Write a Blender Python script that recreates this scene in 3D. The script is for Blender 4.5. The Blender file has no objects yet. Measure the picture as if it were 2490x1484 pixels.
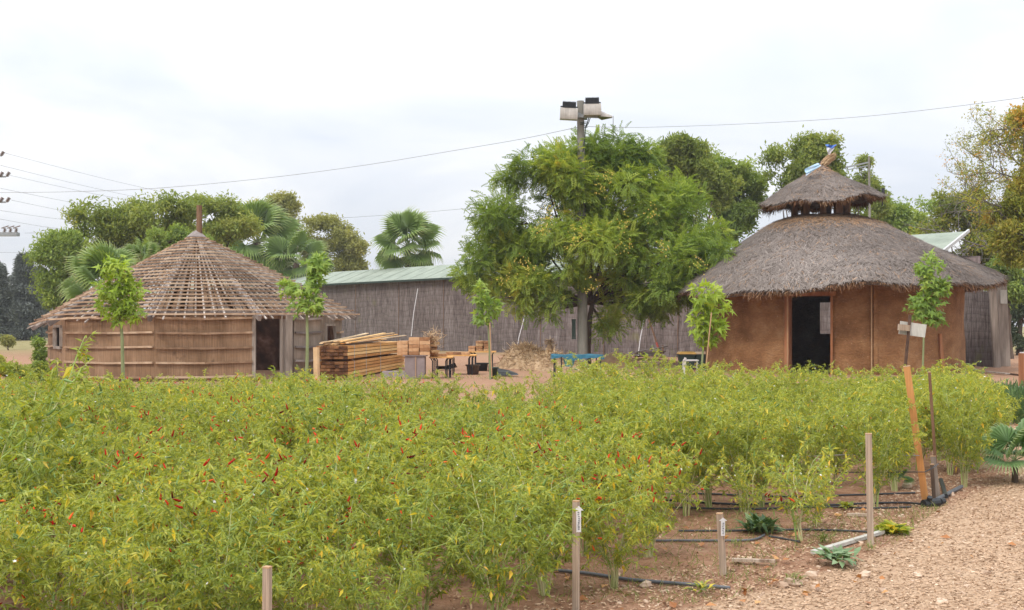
import bpy, math, random
import numpy as np
from mathutils import Vector, Matrix
rad = math.radians
# ------------------------------------------------------------------ camera, light
F, CX, HY, EYE = 2800.0, 1245.0, 792.0, 1.5      # picture 2490 x 1484, horizon at y 792
sc = bpy.context.scene
cam_d = bpy.data.cameras.new('camera'); cam = bpy.data.objects.new('camera', cam_d)
sc.collection.objects.link(cam)
cam.location = (0, 0, EYE); cam.rotation_euler = (rad(90), 0, 0)
cam_d.sensor_width = 36.0; cam_d.lens = 36.0 * F / 2490.0
cam_d.shift_y = (HY - 742.0) / 2490.0
cam_d.clip_end = 5000; cam_d.clip_start = 0.05
sc.camera = cam
sc.view_settings.view_transform = 'Standard'; sc.view_settings.look = 'None'
sc.view_settings.gamma = 1.0; sc.view_settings.exposure = 0.15; sc.view_settings.use_curve_mapping = False
SUN_EL, SUN_AZ = rad(48), rad(215)      # azimuth from +Y clockwise: behind the camera, from the left
SKY_GAIN = 1.0
HAZE = 0.0004
world = bpy.data.worlds.new('World'); sc.world = world; world.use_nodes = True
nt = world.node_tree; nt.nodes.clear()
def wn(t, **k):
    n = nt.nodes.new(t)
    for a, b in k.items(): setattr(n, a, b)
    return n
def wm(op, a, b=None):
    n = wn('ShaderNodeMath', operation=op)
    for i, v in enumerate((a, b)):
        if v is None: continue
        if hasattr(v, 'is_linked') or hasattr(v, 'links'): nt.links.new(v, n.inputs[i])
        else: n.inputs[i].default_value = v
    return n.outputs[0]
wout = wn('ShaderNodeOutputWorld'); bg = wn('ShaderNodeBackground'); bg.inputs[1].default_value = 0.1
sky = wn('ShaderNodeTexSky', sky_type='NISHITA', sun_disc=False, sun_elevation=SUN_EL, sun_rotation=SUN_AZ)
tc = wn('ShaderNodeTexCoord'); sep = wn('ShaderNodeSeparateXYZ'); nt.links.new(tc.outputs['Generated'], sep.inputs[0])
zc = wm('MAXIMUM', sep.outputs[2], 0.0)
comb = wn('ShaderNodeCombineXYZ')
zz = wm('ADD', zc, 0.22)
nt.links.new(wm('DIVIDE', sep.outputs[0], zz), comb.inputs[0]); nt.links.new(wm('DIVIDE', sep.outputs[1], zz), comb.inputs[1])
nz = wn('ShaderNodeTexNoise'); nz.inputs['Scale'].default_value = 0.95; nz.inputs['Detail'].default_value = 7; nz.inputs['Roughness'].default_value = 0.5
nz.inputs['Distortion'].default_value = 0.5
nt.links.new(comb.outputs[0], nz.inputs['Vector'])
cr = wn('ShaderNodeValToRGB'); nt.links.new(nz.outputs['Fac'], cr.inputs[0])
cr.color_ramp.elements[0].position = 0.36; cr.color_ramp.elements[0].color = (0.74, 0.79, 0.88, 1)
cr.color_ramp.elements[1].position = 0.62; cr.color_ramp.elements[1].color = (1.03, 1.03, 1.045, 1)
e = cr.color_ramp.elements.new(0.5); e.color = (0.87, 0.895, 0.945, 1)
# overcast sky: brighter overhead than at the horizon
lum = wm('MULTIPLY', wm('ADD', wm('MULTIPLY', zc, 2.3), 0.93), 8.1 * SKY_GAIN)
vs = wn('ShaderNodeVectorMath', operation='SCALE'); nt.links.new(cr.outputs[0], vs.inputs[0]); nt.links.new(lum, vs.inputs['Scale'])
mx = wn('ShaderNodeMix', data_type='RGBA'); mx.inputs[0].default_value = 0.93
nt.links.new(sky.outputs[0], mx.inputs[6]); nt.links.new(vs.outputs[0], mx.inputs[7])
nt.links.new(mx.outputs[2], bg.inputs[0]); nt.links.new(bg.outputs[0], wout.inputs[0])
sd = bpy.data.lights.new('sun', 'SUN'); so = bpy.data.objects.new('sun', sd); sc.collection.objects.link(so)
sd.energy = 1.8; sd.angle = rad(11); sd.color = (1.0, 0.94, 0.85)
sdir = Vector((math.sin(SUN_AZ) * math.cos(SUN_EL), math.cos(SUN_AZ) * math.cos(SUN_EL), math.sin(SUN_EL)))
so.rotation_euler = sdir.to_track_quat('Z', 'Y').to_euler(); so.location = (0, -20, 40)
sc.cycles.max_bounces = 6; sc.cycles.diffuse_bounces = 3; sc.cycles.transparent_max_bounces = 4
sc.cycles.use_denoising = True

# ------------------------------------------------------------------ helpers
COL = sc.collection
rng = np.random.default_rng(7); random.seed(7)
def W(x, y, Y): return Vector(((x - CX) / F * Y, Y, EYE + (HY - y) / F * Y))
def G(x, y):
    Y = EYE * F / (y - HY); return Vector(((x - CX) / F * Y, Y, 0.0))
def X(x, Y): return (x - CX) / F * Y
def hexc(h):
    h = h.lstrip('#'); c = [int(h[i:i+2], 16) / 255 for i in (0, 2, 4)]
    return tuple(v / 12.92 if v <= 0.04045 else ((v + 0.055) / 1.055) ** 2.4 for v in c)
def tag(o, label=None, cat=None, group=None, kind=None):
    if label: o['label'] = label
    if cat: o['category'] = cat
    if group: o['group'] = group
    if kind: o['kind'] = kind
    return o
def thing(name, loc, label, cat, group=None, rz=0.0):
    o = bpy.data.objects.new(name, None); COL.objects.link(o); o.location = loc; o.rotation_euler = (0, 0, rz)
    o.empty_display_size = 0.1
    return tag(o, label, cat, group)
def copy_tree(o, parent=None):
    c = o.copy(); COL.objects.link(c); c.parent = parent
    for ch in o.children: copy_tree(ch, c)
    return c
def snoise(P, seed, f=1.0):
    r = np.random.default_rng(seed); P = np.asarray(P) * f; out = np.zeros(P.shape[:-1])
    for k in range(9):
        d = r.normal(size=3); d *= (0.7 + 1.5 * r.random()) / np.linalg.norm(d)
        out += np.sin(P @ d + r.random() * 6.28) * (0.6 if k < 4 else 0.4)
    return out / 2.2
class MB:
    def __init__(s): s.V = []; s.F = []; s.A = []; s.M = []; s.n = 0
    def raw(s, V, Fs, var=0.5, mi=0):
        if isinstance(Fs, list) and len({len(f) for f in Fs}) > 1:
            s.raw(V, [f for f in Fs if len(f) == len(Fs[0])], var, mi); return s.raw(V, [f for f in Fs if len(f) != len(Fs[0])], var, mi)
        V = np.asarray(V, float).reshape(-1, 3); Fs = np.asarray(Fs, int)
        s.V.append(V); s.F.append(Fs + s.n)
        s.A.append(np.full(len(V), var) if np.isscalar(var) else np.asarray(var, float)); s.M.append(np.full(len(Fs), mi)); s.n += len(V); return s
    def scatter(s, TV, TF, Mx, T, var, mi=0):
        TV = np.asarray(TV, float); TF = np.asarray(TF, int); N = len(T)
        V = np.einsum('nij,vj->nvi', Mx, TV) + T[:, None, :]
        k = len(TV); Fs = (TF[None] + (np.arange(N) * k)[:, None, None]).reshape(-1, TF.shape[1])
        return s.raw(V.reshape(-1, 3), Fs, np.repeat(var, k), mi)
    def box(s, c, size, R=None, var=0.5, mi=0):
        sx, sy, sz = [v / 2 for v in size]
        V = np.array([(x, y, z) for x in (-sx, sx) for y in (-sy, sy) for z in (-sz, sz)])
        if R is not None: V = V @ np.array(R).T
        V = V + np.array(c)
        return s.raw(V, [(0, 1, 3, 2), (4, 6, 7, 5), (0, 4, 5, 1), (2, 3, 7, 6), (0, 2, 6, 4), (1, 5, 7, 3)], var, mi)
    def beam(s, p0, p1, w, h, up=(0, 0, 1), var=0.5, mi=0, w1=None):
        p0 = np.array(p0, float); p1 = np.array(p1, float); d = p1 - p0; L = np.linalg.norm(d); d /= L
        up = np.array(up, float); y = np.cross(up, d)
        if np.linalg.norm(y) < 1e-4: y = np.cross((1, 0, 0), d)
        y /= np.linalg.norm(y); z = np.cross(d, y); w1 = w if w1 is None else w1
        V = []
        for p, ww in ((p0, w), (p1, w1)):
            for a, b in ((-1, -1), (1, -1), (1, 1), (-1, 1)): V.append(p + y * a * ww / 2 + z * b * h / 2)
        return s.raw(V, [(0, 3, 2, 1), (4, 5, 6, 7), (0, 1, 5, 4), (1, 2, 6, 5), (2, 3, 7, 6), (3, 0, 4, 7)], var, mi)
    def tube(s, pts, r, n=6, var=0.5, mi=0, caps=True):
        pts = np.array([tuple(p) for p in pts], float); m = len(pts); r = np.full(m, r) if np.isscalar(r) else np.asarray(r, float)
        t = np.gradient(pts, axis=0); t /= np.linalg.norm(t, axis=1)[:, None] + 1e-9
        ref = np.array((0, 0, 1.0)) if abs(t[:, 2]).mean() < 0.8 else np.array((1.0, 0, 0))
        V = []
        for i in range(m):
            a = np.cross(t[i], ref); a /= np.linalg.norm(a) + 1e-9; b = np.cross(t[i], a)
            for k in range(n):
                q = 2 * math.pi * k / n; V.append(pts[i] + r[i] * (a * math.cos(q) + b * math.sin(q)))
        Fs = [(i * n + k, i * n + (k + 1) % n, (i + 1) * n + (k + 1) % n, (i + 1) * n + k) for i in range(m - 1) for k in range(n)]
        s.raw(V, Fs, var, mi)
        if caps:
            for i, sg in ((0, 1), (m - 1, -1)):
                ring = [V[i * n + k] for k in range(n)]; V2 = ring + [pts[i]]
                s.raw(V2, [((k + 1) % n, k, n, n) if sg > 0 else (k, (k + 1) % n, n, n) for k in range(n)] if False else
                      [((k + 1) % n, k, n) if sg > 0 else (k, (k + 1) % n, n) for k in range(n)], var, mi)
        return s
    def lathe(s, prof, c, n=24, var=0.5, mi=0, a0=0.0, a1=2 * math.pi):
        full = abs(a1 - a0 - 2 * math.pi) < 1e-6; nn = n if full else n + 1; V = []
        for r, z in prof:
            for k in range(nn):
                q = a0 + (a1 - a0) * k / n; V.append((c[0] + r * math.cos(q), c[1] + r * math.sin(q), c[2] + z))
        Fs = [(i * nn + k, i * nn + (k + 1) % nn, (i + 1) * nn + (k + 1) % nn, (i + 1) * nn + k) for i in range(len(prof) - 1) for k in range(n)]
        return s.raw(V, Fs, var, mi)
    def grid(s, P, var=0.5, mi=0):      # P: (a,b,3)
        P = np.asarray(P, float); a, b = P.shape[:2]
        idx = np.arange(a * b).reshape(a, b)
        Fs = np.stack([idx[:-1, :-1], idx[:-1, 1:], idx[1:, 1:], idx[1:, :-1]], -1).reshape(-1, 4)
        return s.raw(P.reshape(-1, 3), Fs, var if np.isscalar(var) else np.asarray(var).ravel(), mi)
    def mesh(s, name, mats, origin=(0, 0, 0), smooth=False):
        me = bpy.data.meshes.new(name); V = np.concatenate(s.V) - np.array(tuple(origin))
        me.vertices.add(len(V)); me.vertices.foreach_set('co', V.astype('f4').ravel())
        flat = np.concatenate([f.ravel() for f in s.F]); cnt = np.concatenate([np.full(len(f), f.shape[1]) for f in s.F])
        me.loops.add(len(flat)); me.loops.foreach_set('vertex_index', flat.astype('i4'))
        me.polygons.add(len(cnt)); st = np.concatenate([[0], np.cumsum(cnt)[:-1]])
        me.polygons.foreach_set('loop_start', st.astype('i4'))
        me.polygons.foreach_set('material_index', np.concatenate(s.M).astype('i4'))
        me.polygons.foreach_set('use_smooth', np.full(len(cnt), smooth))
        a = me.attributes.new('var', 'FLOAT', 'POINT'); a.data.foreach_set('value', np.concatenate(s.A).astype('f4'))
        for m in (mats if isinstance(mats, (list, tuple)) else [mats]): me.materials.append(m)
        me.update(); me.validate(); return me
    def build(s, name, mats, parent=None, origin=None, smooth=False):
        if origin is None: origin = tuple(parent_origin(parent)) if parent is not None else (0, 0, 0)
        o = bpy.data.objects.new(name, s.mesh(name, mats, origin, smooth)); COL.objects.link(o)
        if parent is not None: o.parent = parent
        else: o.location = origin
        return o
def parent_origin(p):
    v = Vector((0, 0, 0))
    while p is not None: v = v + p.location; p = p.parent
    return v
def single(name, mb, mats, origin, label, cat, group=None, smooth=False, kind=None):
    o = mb.build(name, mats, None, tuple(origin), smooth); return tag(o, label, cat, group, kind)

# ------------------------------------------------------------------ materials
def newmat(name):
    m = bpy.data.materials.new(name); m.use_nodes = True; n = m.node_tree; n.nodes.clear()
    return m, n
class N:
    def __init__(s, t): s.t = t
    def n(s, ty, ins=None, **k):
        nd = s.t.nodes.new(ty)
        for a, b in k.items(): setattr(nd, a, b)
        for a, b in (ins or {}).items():
            if isinstance(b, bpy.types.NodeSocket): s.t.links.new(b, nd.inputs[a])
            else: nd.inputs[a].default_value = b
        return nd
    def ramp(s, fac, stops):
        r = s.n('ShaderNodeValToRGB', {0: fac}); el = r.color_ramp.elements
        el[0].position, el[0].color = stops[0][0], (*stops[0][1], 1); el[1].position, el[1].color = stops[-1][0], (*stops[-1][1], 1)
        for p, c in stops[1:-1]: e = el.new(p); e.color = (*c, 1)
        return r.outputs[0]
    def noise(s, vec, scale, detail=4, rough=0.55, dist=0.0):
        return s.n('ShaderNodeTexNoise', {'Vector': vec, 'Scale': scale, 'Detail': detail, 'Roughness': rough, 'Distortion': dist}).outputs['Fac']
    def mapping(s, vec, scale): return s.n('ShaderNodeMapping', {0: vec, 3: scale}).outputs[0]
    def mix(s, f, a, b, blend='MIX'):
        return s.n('ShaderNodeMix', {0: f, 6: a if isinstance(a, bpy.types.NodeSocket) else (*a, 1), 7: b if isinstance(b, bpy.types.NodeSocket) else (*b, 1)}, data_type='RGBA', blend_type=blend).outputs[2]
    def math(s, op, a, b=0.0, clamp=False):
        return s.n('ShaderNodeMath', {0: a, 1: b}, operation=op, use_clamp=clamp).outputs[0]
def surf(name, stops, scale=4.0, stretch=(1, 1, 1), rough=0.85, bump=0.3, dist=0.02, var=0.35, detail=6, fine=None, spots=None, metal=0.0):
    """stops: colours laid over a noise plus the per-piece 'var' attribute"""
    m, t = newmat(name); g = N(t)
    co = g.n('ShaderNodeTexCoord').outputs['Object']; v = g.mapping(co, stretch)
    nz = g.noise(v, scale, detail)
    at = g.n('ShaderNodeAttribute', attribute_name='var').outputs['Fac']
    f = g.math('ADD', g.math('MULTIPLY', nz, 1.0), g.math('MULTIPLY', g.math('SUBTRACT', at, 0.5), var))
    col = g.ramp(f, stops)
    hgt = nz
    if fine:
        n2 = g.noise(g.mapping(co, fine[1]), fine[0], 5, 0.65)
        col = g.mix(1.0, col, g.ramp(n2, [(0.25, (fine[2],) * 3), (0.75, (fine[3],) * 3)]), 'MULTIPLY'); hgt = g.math('ADD', nz, n2)
    if spots:
        n3 = g.noise(co, spots[0], 5, 0.6); col = g.mix(g.ramp(n3, [(spots[1], (0, 0, 0)), (spots[1] + spots[2], (1, 1, 1))]), col, spots[3])
    b = g.n('ShaderNodeBump', {'Strength': bump, 'Distance': dist, 'Height': hgt}).outputs[0]
    p = g.n('ShaderNodeBsdfPrincipled', {'Base Color': col, 'Roughness': rough, 'Metallic': metal, 'Normal': b})
    p.inputs['Specular IOR Level'].default_value = 0.25
    g.n('ShaderNodeOutputMaterial', {0: p.outputs[0]}); return m
def leafmat(name, stops, trans=0.35, rough=0.45, spec=0.3, tint=(1.25, 1.2, 0.5)):
    m, t = newmat(name); g = N(t)
    at = g.n('ShaderNodeAttribute', attribute_name='var').outputs['Fac']
    col = g.ramp(at, stops)
    p = g.n('ShaderNodeBsdfPrincipled', {'Base Color': col, 'Roughness': rough}); p.inputs['Specular IOR Level'].default_value = spec
    tr = g.n('ShaderNodeBsdfTranslucent', {0: g.mix(1.0, col, tint, 'MULTIPLY')})
    mxs = g.n('ShaderNodeMixShader', {0: trans, 1: p.outputs[0], 2: tr.outputs[0]})
    g.n('ShaderNodeOutputMaterial', {0: mxs.outputs[0]}); return m
def plain(name, c, rough=0.6, metal=0.0, spec=0.4):
    c2 = tuple(v * 0.72 for v in c); return surf(name, [(0.25, c2), (0.75, c)], 9, rough=rough, bump=0.1, dist=0.005, var=0.4, metal=metal)

M = {}
M['wood_grey'] = surf('weathered grey wood', [(0.2, (0.16, 0.125, 0.10)), (0.5, (0.30, 0.25, 0.21)), (0.8, (0.44, 0.38, 0.33))], 7, (1, 1, 0.12), fine=(60, (1, 1, 0.03), 0.7, 1.15))
M['stake'] = surf('pale stake wood', [(0.2, (0.25, 0.17, 0.12)), (0.5, (0.42, 0.32, 0.24)), (0.8, (0.55, 0.45, 0.36))], 9, (1, 1, 0.1), fine=(90, (1, 1, 0.03), 0.5, 1.25), bump=0.6, dist=0.004, spots=(7, 0.62, 0.06, (0.20, 0.13, 0.09)))
M['stake_orange'] = surf('orange pine stake', [(0.2, (0.34, 0.14, 0.045)), (0.5, (0.52, 0.25, 0.09)), (0.8, (0.62, 0.34, 0.15))], 8, (1, 1, 0.1), fine=(90, (1, 1, 0.03), 0.75, 1.12), bump=0.3, dist=0.004, spots=(14, 0.70, 0.03, (0.16, 0.06, 0.025)))
M['wood_brown'] = surf('brown wood', [(0.2, (0.075, 0.04, 0.025)), (0.5, (0.17, 0.095, 0.055)), (0.8, (0.27, 0.17, 0.10))], 7, (1, 1, 0.15), fine=(60, (1, 1, 0.05), 0.7, 1.15))
M['underlay'] = surf('dark old boards', [(0.2, (0.05, 0.038, 0.03)), (0.5, (0.095, 0.075, 0.062)), (0.8, (0.17, 0.14, 0.12))], 5, var=.5)
M['batten'] = surf('tan roof batten', [(0.2, (0.22, 0.135, 0.08)), (0.5, (0.36, 0.235, 0.15)), (0.8, (0.52, 0.38, 0.26))], 5, var=0.6, bump=0.2)
M['slat'] = surf('pale grey slat', [(0.2, (0.24, 0.20, 0.17)), (0.5, (0.40, 0.345, 0.30)), (0.8, (0.58, 0.52, 0.47))], 5, var=0.6, bump=0.2)
M['rafter'] = surf('grey rafter', [(0.2, (0.14, 0.115, 0.105)), (0.5, (0.24, 0.205, 0.19)), (0.8, (0.38, 0.34, 0.32))], 5, var=0.5, bump=0.2)
M['reed_brown'] = surf('reddish reed matting', [(0.22, (0.13, 0.075, 0.042)), (0.42, (0.24, 0.145, 0.082)), (0.62, (0.32, 0.20, 0.12)), (0.85, (0.43, 0.30, 0.19))], 2.2, (1, 1, 0.45),
                       fine=(38, (1, 1, 0.03), 0.62, 1.25), spots=(1.3, 0.63, 0.07, (0.12, 0.075, 0.05)), bump=0.5, dist=0.02)
M['reed_grey'] = surf('greyed reed matting', [(0.25, (0.17, 0.125, 0.095)), (0.5, (0.27, 0.215, 0.17)), (0.8, (0.40, 0.33, 0.27))], 2.2, (1, 1, 0.45), fine=(38, (1, 1, 0.03), 0.65, 1.2), bump=0.5, dist=0.02)
M['lining'] = surf('patched mud lining', [(0.3, (0.035, 0.018, 0.012)), (0.5, (0.085, 0.042, 0.028)), (0.62, (0.17, 0.09, 0.065)), (0.72, (0.30, 0.20, 0.16))], 2.2, detail=5)  # dark brown mud with paler patches, for the inner wall faces
M['mud'] = surf('red mud plaster', [(0.28, (0.17, 0.078, 0.030)), (0.43, (0.235, 0.112, 0.046)), (0.56, (0.295, 0.148, 0.064)), (0.75, (0.38, 0.215, 0.105))], 1.4, (1, 1, 1.3),
                 fine=(11, (1, 1, 1.8), 0.72, 1.18), spots=(30, 0.66, 0.02, (0.50, 0.36, 0.22)), bump=0.8, dist=0.05, detail=8)
M['thatch'] = surf('grey thatch', [(0.25, (0.06, 0.045, 0.036)), (0.5, (0.145, 0.115, 0.095)), (0.8, (0.26, 0.215, 0.185))], 9, fine=(60, (1, 1, 0.6), 0.45, 1.4), bump=1.0, dist=0.05, var=0.3)
def strawmat(name, stops):
    m, t = newmat(name); g = N(t); at = g.n('ShaderNodeAttribute', attribute_name='var').outputs['Fac']
    p = g.n('ShaderNodeBsdfPrincipled', {'Base Color': g.ramp(at, stops), 'Roughness': 0.85}); p.inputs['Specular IOR Level'].default_value = 0.15
    g.n('ShaderNodeOutputMaterial', {0: p.outputs[0]}); return m
M['straw_grey'] = strawmat('grey thatch straws', [(0.0, (0.12, 0.095, 0.08)), (0.35, (0.205, 0.17, 0.148)), (0.65, (0.295, 0.252, 0.223)), (0.8, (0.42, 0.365, 0.325)), (0.85, (0.27, 0.155, 0.085)), (1.0, (0.46, 0.29, 0.165))])
M['straw_brown'] = strawmat('brown eave straws', [(0.0, (0.07, 0.03, 0.014)), (0.5, (0.20, 0.10, 0.05)), (1.0, (0.42, 0.28, 0.16))])
M['hay'] = strawmat('dry hay', [(0.0, (0.20, 0.12, 0.06)), (0.5, (0.44, 0.30, 0.17)), (1.0, (0.66, 0.50, 0.31))])
M['mound'] = surf('hay mound base', [(0.25, (0.20, 0.12, 0.065)), (0.5, (0.38, 0.26, 0.15)), (0.8, (0.52, 0.38, 0.25))], 5, bump=0.9, dist=0.08)
M['pile_dirt'] = surf('reddish dirt pile', [(0.25, (0.11, 0.055, 0.032)), (0.5, (0.25, 0.135, 0.085)), (0.8, (0.38, 0.24, 0.16))], 6, bump=0.9, dist=0.08)
M['sack'] = surf('tan sacking', [(0.2, (0.27, 0.16, 0.085)), (0.8, (0.46, 0.30, 0.18))], 4, fine=(120, (1, 1, 1), 0.85, 1.1))
M['green_roof'] = surf('pale green roof felt', [(0.2, (0.19, 0.22, 0.18)), (0.5, (0.265, 0.30, 0.245)), (0.8, (0.32, 0.355, 0.295))], 1.2, fine=(9, (1, 1, 1), 0.88, 1.08), bump=0.2)
M['dark_trim'] = plain('dark green trim', (0.035, 0.055, 0.045))
M['white_trim'] = plain('white trim', (0.6, 0.62, 0.62))
M['black_metal'] = plain('black metal', (0.03, 0.032, 0.036), 0.4)
M['black_plastic'] = plain('black plastic', (0.035, 0.038, 0.04), 0.45)
M['pipe'] = plain('black drip hose', (0.05, 0.053, 0.06), 0.4)
M['pipe_grey'] = plain('dusty grey hose', (0.13, 0.135, 0.15), 0.5)
M['pole'] = surf('stained concrete pole', [(0.2, (0.14, 0.135, 0.115)), (0.5, (0.22, 0.21, 0.18)), (0.8, (0.32, 0.30, 0.26))], 2, (1, 1, 0.25), fine=(20, (1, 1, 0.2), 0.8, 1.12), spots=(1.6, 0.60, 0.08, (0.10, 0.17, 0.12)))
M['lamp_shell'] = surf('ribbed aluminium lamp shell', [(0.2, (0.30, 0.28, 0.25)), (0.8, (0.50, 0.47, 0.43))], 4, fine=(55, (1, 0.05, 0.05), 0.75, 1.15), rough=0.5)
M['steel'] = plain('galvanised steel', (0.34, 0.36, 0.36), 0.4, 0.4)
M['lamp_glass'] = plain('greenish lamp glass', (0.13, 0.15, 0.06), 0.25)
M['cable'] = plain('overhead cable', (0.30, 0.30, 0.31), 0.6)
M['insul'] = plain('insulator', (0.20, 0.15, 0.12), 0.4)
M['blue_tarp'] = surf('blue tarpaulin', [(0.2, (0.006, 0.055, 0.09)), (0.5, (0.012, 0.095, 0.145)), (0.8, (0.05, 0.17, 0.22))], 5, rough=0.5, bump=0.6, dist=0.04)
M['teal'] = plain('pale blue bucket', (0.10, 0.33, 0.38), 0.5)
M['timber'] = surf('orange stacked timber', [(0.2, (0.46, 0.21, 0.06)), (0.5, (0.66, 0.36, 0.12)), (0.8, (0.78, 0.52, 0.23))], 3, (1, 0.2, 1), fine=(40, (1, 0.04, 1), 0.8, 1.12), var=0.8)
M['timber_end'] = surf('dark wet timber ends', [(0.2, (0.06, 0.025, 0.012)), (0.5, (0.14, 0.062, 0.026)), (0.8, (0.25, 0.12, 0.05))], 5, (1, 1, 0.5), var=0.6, fine=(30, (1, 1, 0.3), 0.7, 1.2))
M['timber_pale'] = surf('pale timber', [(0.2, (0.40, 0.26, 0.14)), (0.5, (0.55, 0.38, 0.21)), (0.8, (0.68, 0.52, 0.33))], 3, (1, 0.2, 1), var=0.8)
M['brick'] = surf('mud brick', [(0.2, (0.28, 0.14, 0.065)), (0.5, (0.42, 0.225, 0.11)), (0.8, (0.54, 0.33, 0.18))], 8, var=0.8, bump=0.6, dist=0.02)
M['brick_rough'] = surf('crumbly mud brick', [(0.2, (0.22, 0.11, 0.055)), (0.5, (0.36, 0.20, 0.10)), (0.8, (0.50, 0.33, 0.17))], 14, var=0.8, bump=1.0, dist=0.04)
M['grey_board'] = surf('grey mauve chipboard', [(0.2, (0.19, 0.15, 0.145)), (0.8, (0.29, 0.24, 0.235))], 5)
M['orange_lid'] = plain('yellow orange lid', (0.72, 0.44, 0.13), 0.5)
M['cream_lid'] = plain('faded cream lid', (0.66, 0.50, 0.34), 0.5)
M['white'] = plain('white plastic', (0.68, 0.66, 0.66), 0.5)
M['ink'] = plain('grey ink', (0.16, 0.17, 0.2), 0.6)
M['flag_blue'] = plain('light blue cloth', (0.10, 0.22, 0.62), 0.8)
M['flag_white'] = plain('white cloth', (0.66, 0.70, 0.76), 0.8)
M['sheet_blue'] = surf('blue printed plastic', [(0.35, (0.50, 0.54, 0.60)), (0.55, (0.26, 0.42, 0.56)), (0.7, (0.52, 0.55, 0.60))], 5, rough=0.5)
M['sign_board'] = surf('bleached sign board', [(0.2, (0.34, 0.32, 0.28)), (0.5, (0.48, 0.46, 0.41)), (0.8, (0.60, 0.58, 0.53))], 6, (1, 1, 0.3), fine=(50, (1, 1, 0.1), 0.8, 1.1))
M['rust'] = surf('rusty rod', [(0.2, (0.05, 0.028, 0.02)), (0.8, (0.14, 0.08, 0.055))], 12)
M['red_paint'] = plain('faded red paint', (0.30, 0.06, 0.04), 0.6)
M['bark'] = surf('brown bark', [(0.2, (0.045, 0.03, 0.022)), (0.5, (0.10, 0.07, 0.052)), (0.8, (0.17, 0.13, 0.10))], 6, (1, 1, 0.25), bump=0.8, dist=0.03)
M['bark_grey'] = surf('grey bark', [(0.2, (0.08, 0.07, 0.062)), (0.8, (0.22, 0.20, 0.18))], 6, (1, 1, 0.25), bump=0.8, dist=0.03)
M['sap_bark'] = surf('green sapling bark', [(0.2, (0.15, 0.18, 0.08)), (0.8, (0.28, 0.32, 0.16))], 8, (1, 1, 0.2))
M['cane'] = plain('pale cane', (0.48, 0.30, 0.17), 0.7)
M['stone'] = surf('pale stone', [(0.2, (0.38, 0.26, 0.18)), (0.8, (0.58, 0.44, 0.33))], 12, bump=0.6, dist=0.01, var=0.8)
M['chips'] = strawmat('wood chips', [(0.0, (0.27, 0.165, 0.10)), (0.4, (0.44, 0.295, 0.19)), (0.85, (0.56, 0.40, 0.275)), (1.0, (0.68, 0.54, 0.40))])
M['fallen'] = leafmat('fallen dry leaves', [(0.0, (0.28, 0.11, 0.04)), (0.5, (0.46, 0.20, 0.07)), (1.0, (0.60, 0.34, 0.14))], 0.2)
M['dry_weed'] = plain('dry straw coloured weed', (0.62, 0.44, 0.26), 0.9)
# foliage
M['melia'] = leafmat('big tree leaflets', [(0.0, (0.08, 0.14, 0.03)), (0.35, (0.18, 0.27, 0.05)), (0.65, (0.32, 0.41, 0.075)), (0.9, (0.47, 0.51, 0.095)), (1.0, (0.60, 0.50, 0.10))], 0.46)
M['berry'] = strawmat('yellow berries', [(0.0, (0.50, 0.36, 0.05)), (1.0, (0.76, 0.58, 0.15))])
M['tree_olive'] = leafmat('olive leaves', [(0.0, (0.085, 0.13, 0.035)), (0.5, (0.235, 0.30, 0.065)), (1.0, (0.44, 0.45, 0.12))], 0.40)
M['tree_green'] = leafmat('mid green leaves', [(0.0, (0.08, 0.13, 0.04)), (0.5, (0.22, 0.31, 0.07)), (1.0, (0.42, 0.50, 0.12))], 0.40)
M['tree_yellow'] = leafmat('dull yellow leaves', [(0.0, (0.14, 0.16, 0.05)), (0.5, (0.31, 0.32, 0.10)), (1.0, (0.48, 0.44, 0.16))], 0.40)
M['tree_autumn'] = leafmat('autumn leaves', [(0.0, (0.12, 0.16, 0.035)), (0.5, (0.30, 0.34, 0.06)), (0.78, (0.44, 0.38, 0.08)), (1.0, (0.62, 0.34, 0.08))], 0.40)
M['tree_dark'] = leafmat('dark leaves', [(0.0, (0.03, 0.045, 0.025)), (1.0, (0.10, 0.13, 0.065))], 0.2)
M['conifer'] = leafmat('grey green needles', [(0.0, (0.10, 0.115, 0.098)), (1.0, (0.165, 0.185, 0.155))], 0.1, tint=(1, 1, 0.8))
M['palm'] = leafmat('fan palm blades', [(0.0, (0.075, 0.125, 0.035)), (0.5, (0.155, 0.235, 0.058)), (0.8, (0.26, 0.34, 0.10)), (1.0, (0.50, 0.42, 0.22))], 0.30, rough=0.4)
M['palm_blue'] = leafmat('small palm blades', [(0.0, (0.07, 0.14, 0.05)), (0.5, (0.15, 0.25, 0.09)), (1.0, (0.34, 0.40, 0.18))], 0.25, rough=0.4)
M['sap_yellow'] = leafmat('yellow green sapling leaves', [(0.0, (0.14, 0.22, 0.02)), (0.5, (0.28, 0.40, 0.035)), (1.0, (0.46, 0.50, 0.06))], 0.38)
M['sap_green'] = leafmat('green sapling leaves', [(0.0, (0.10, 0.18, 0.035)), (0.5, (0.22, 0.34, 0.06)), (1.0, (0.42, 0.52, 0.10))], 0.42)
M['chilli_leaf'] = leafmat('chilli leaves', [(0.0, (0.10, 0.15, 0.038)), (0.3, (0.225, 0.29, 0.052)), (0.6, (0.38, 0.415, 0.070)), (0.85, (0.58, 0.53, 0.095)), (0.93, (0.72, 0.58, 0.07)), (1.0, (0.76, 0.46, 0.07))], 0.45, rough=0.42, spec=0.4)
M['chilli_stem'] = surf('chilli stems', [(0.2, (0.17, 0.25, 0.06)), (0.5, (0.30, 0.38, 0.11)), (0.8, (0.50, 0.46, 0.26))], 8, var=0.9)
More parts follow.
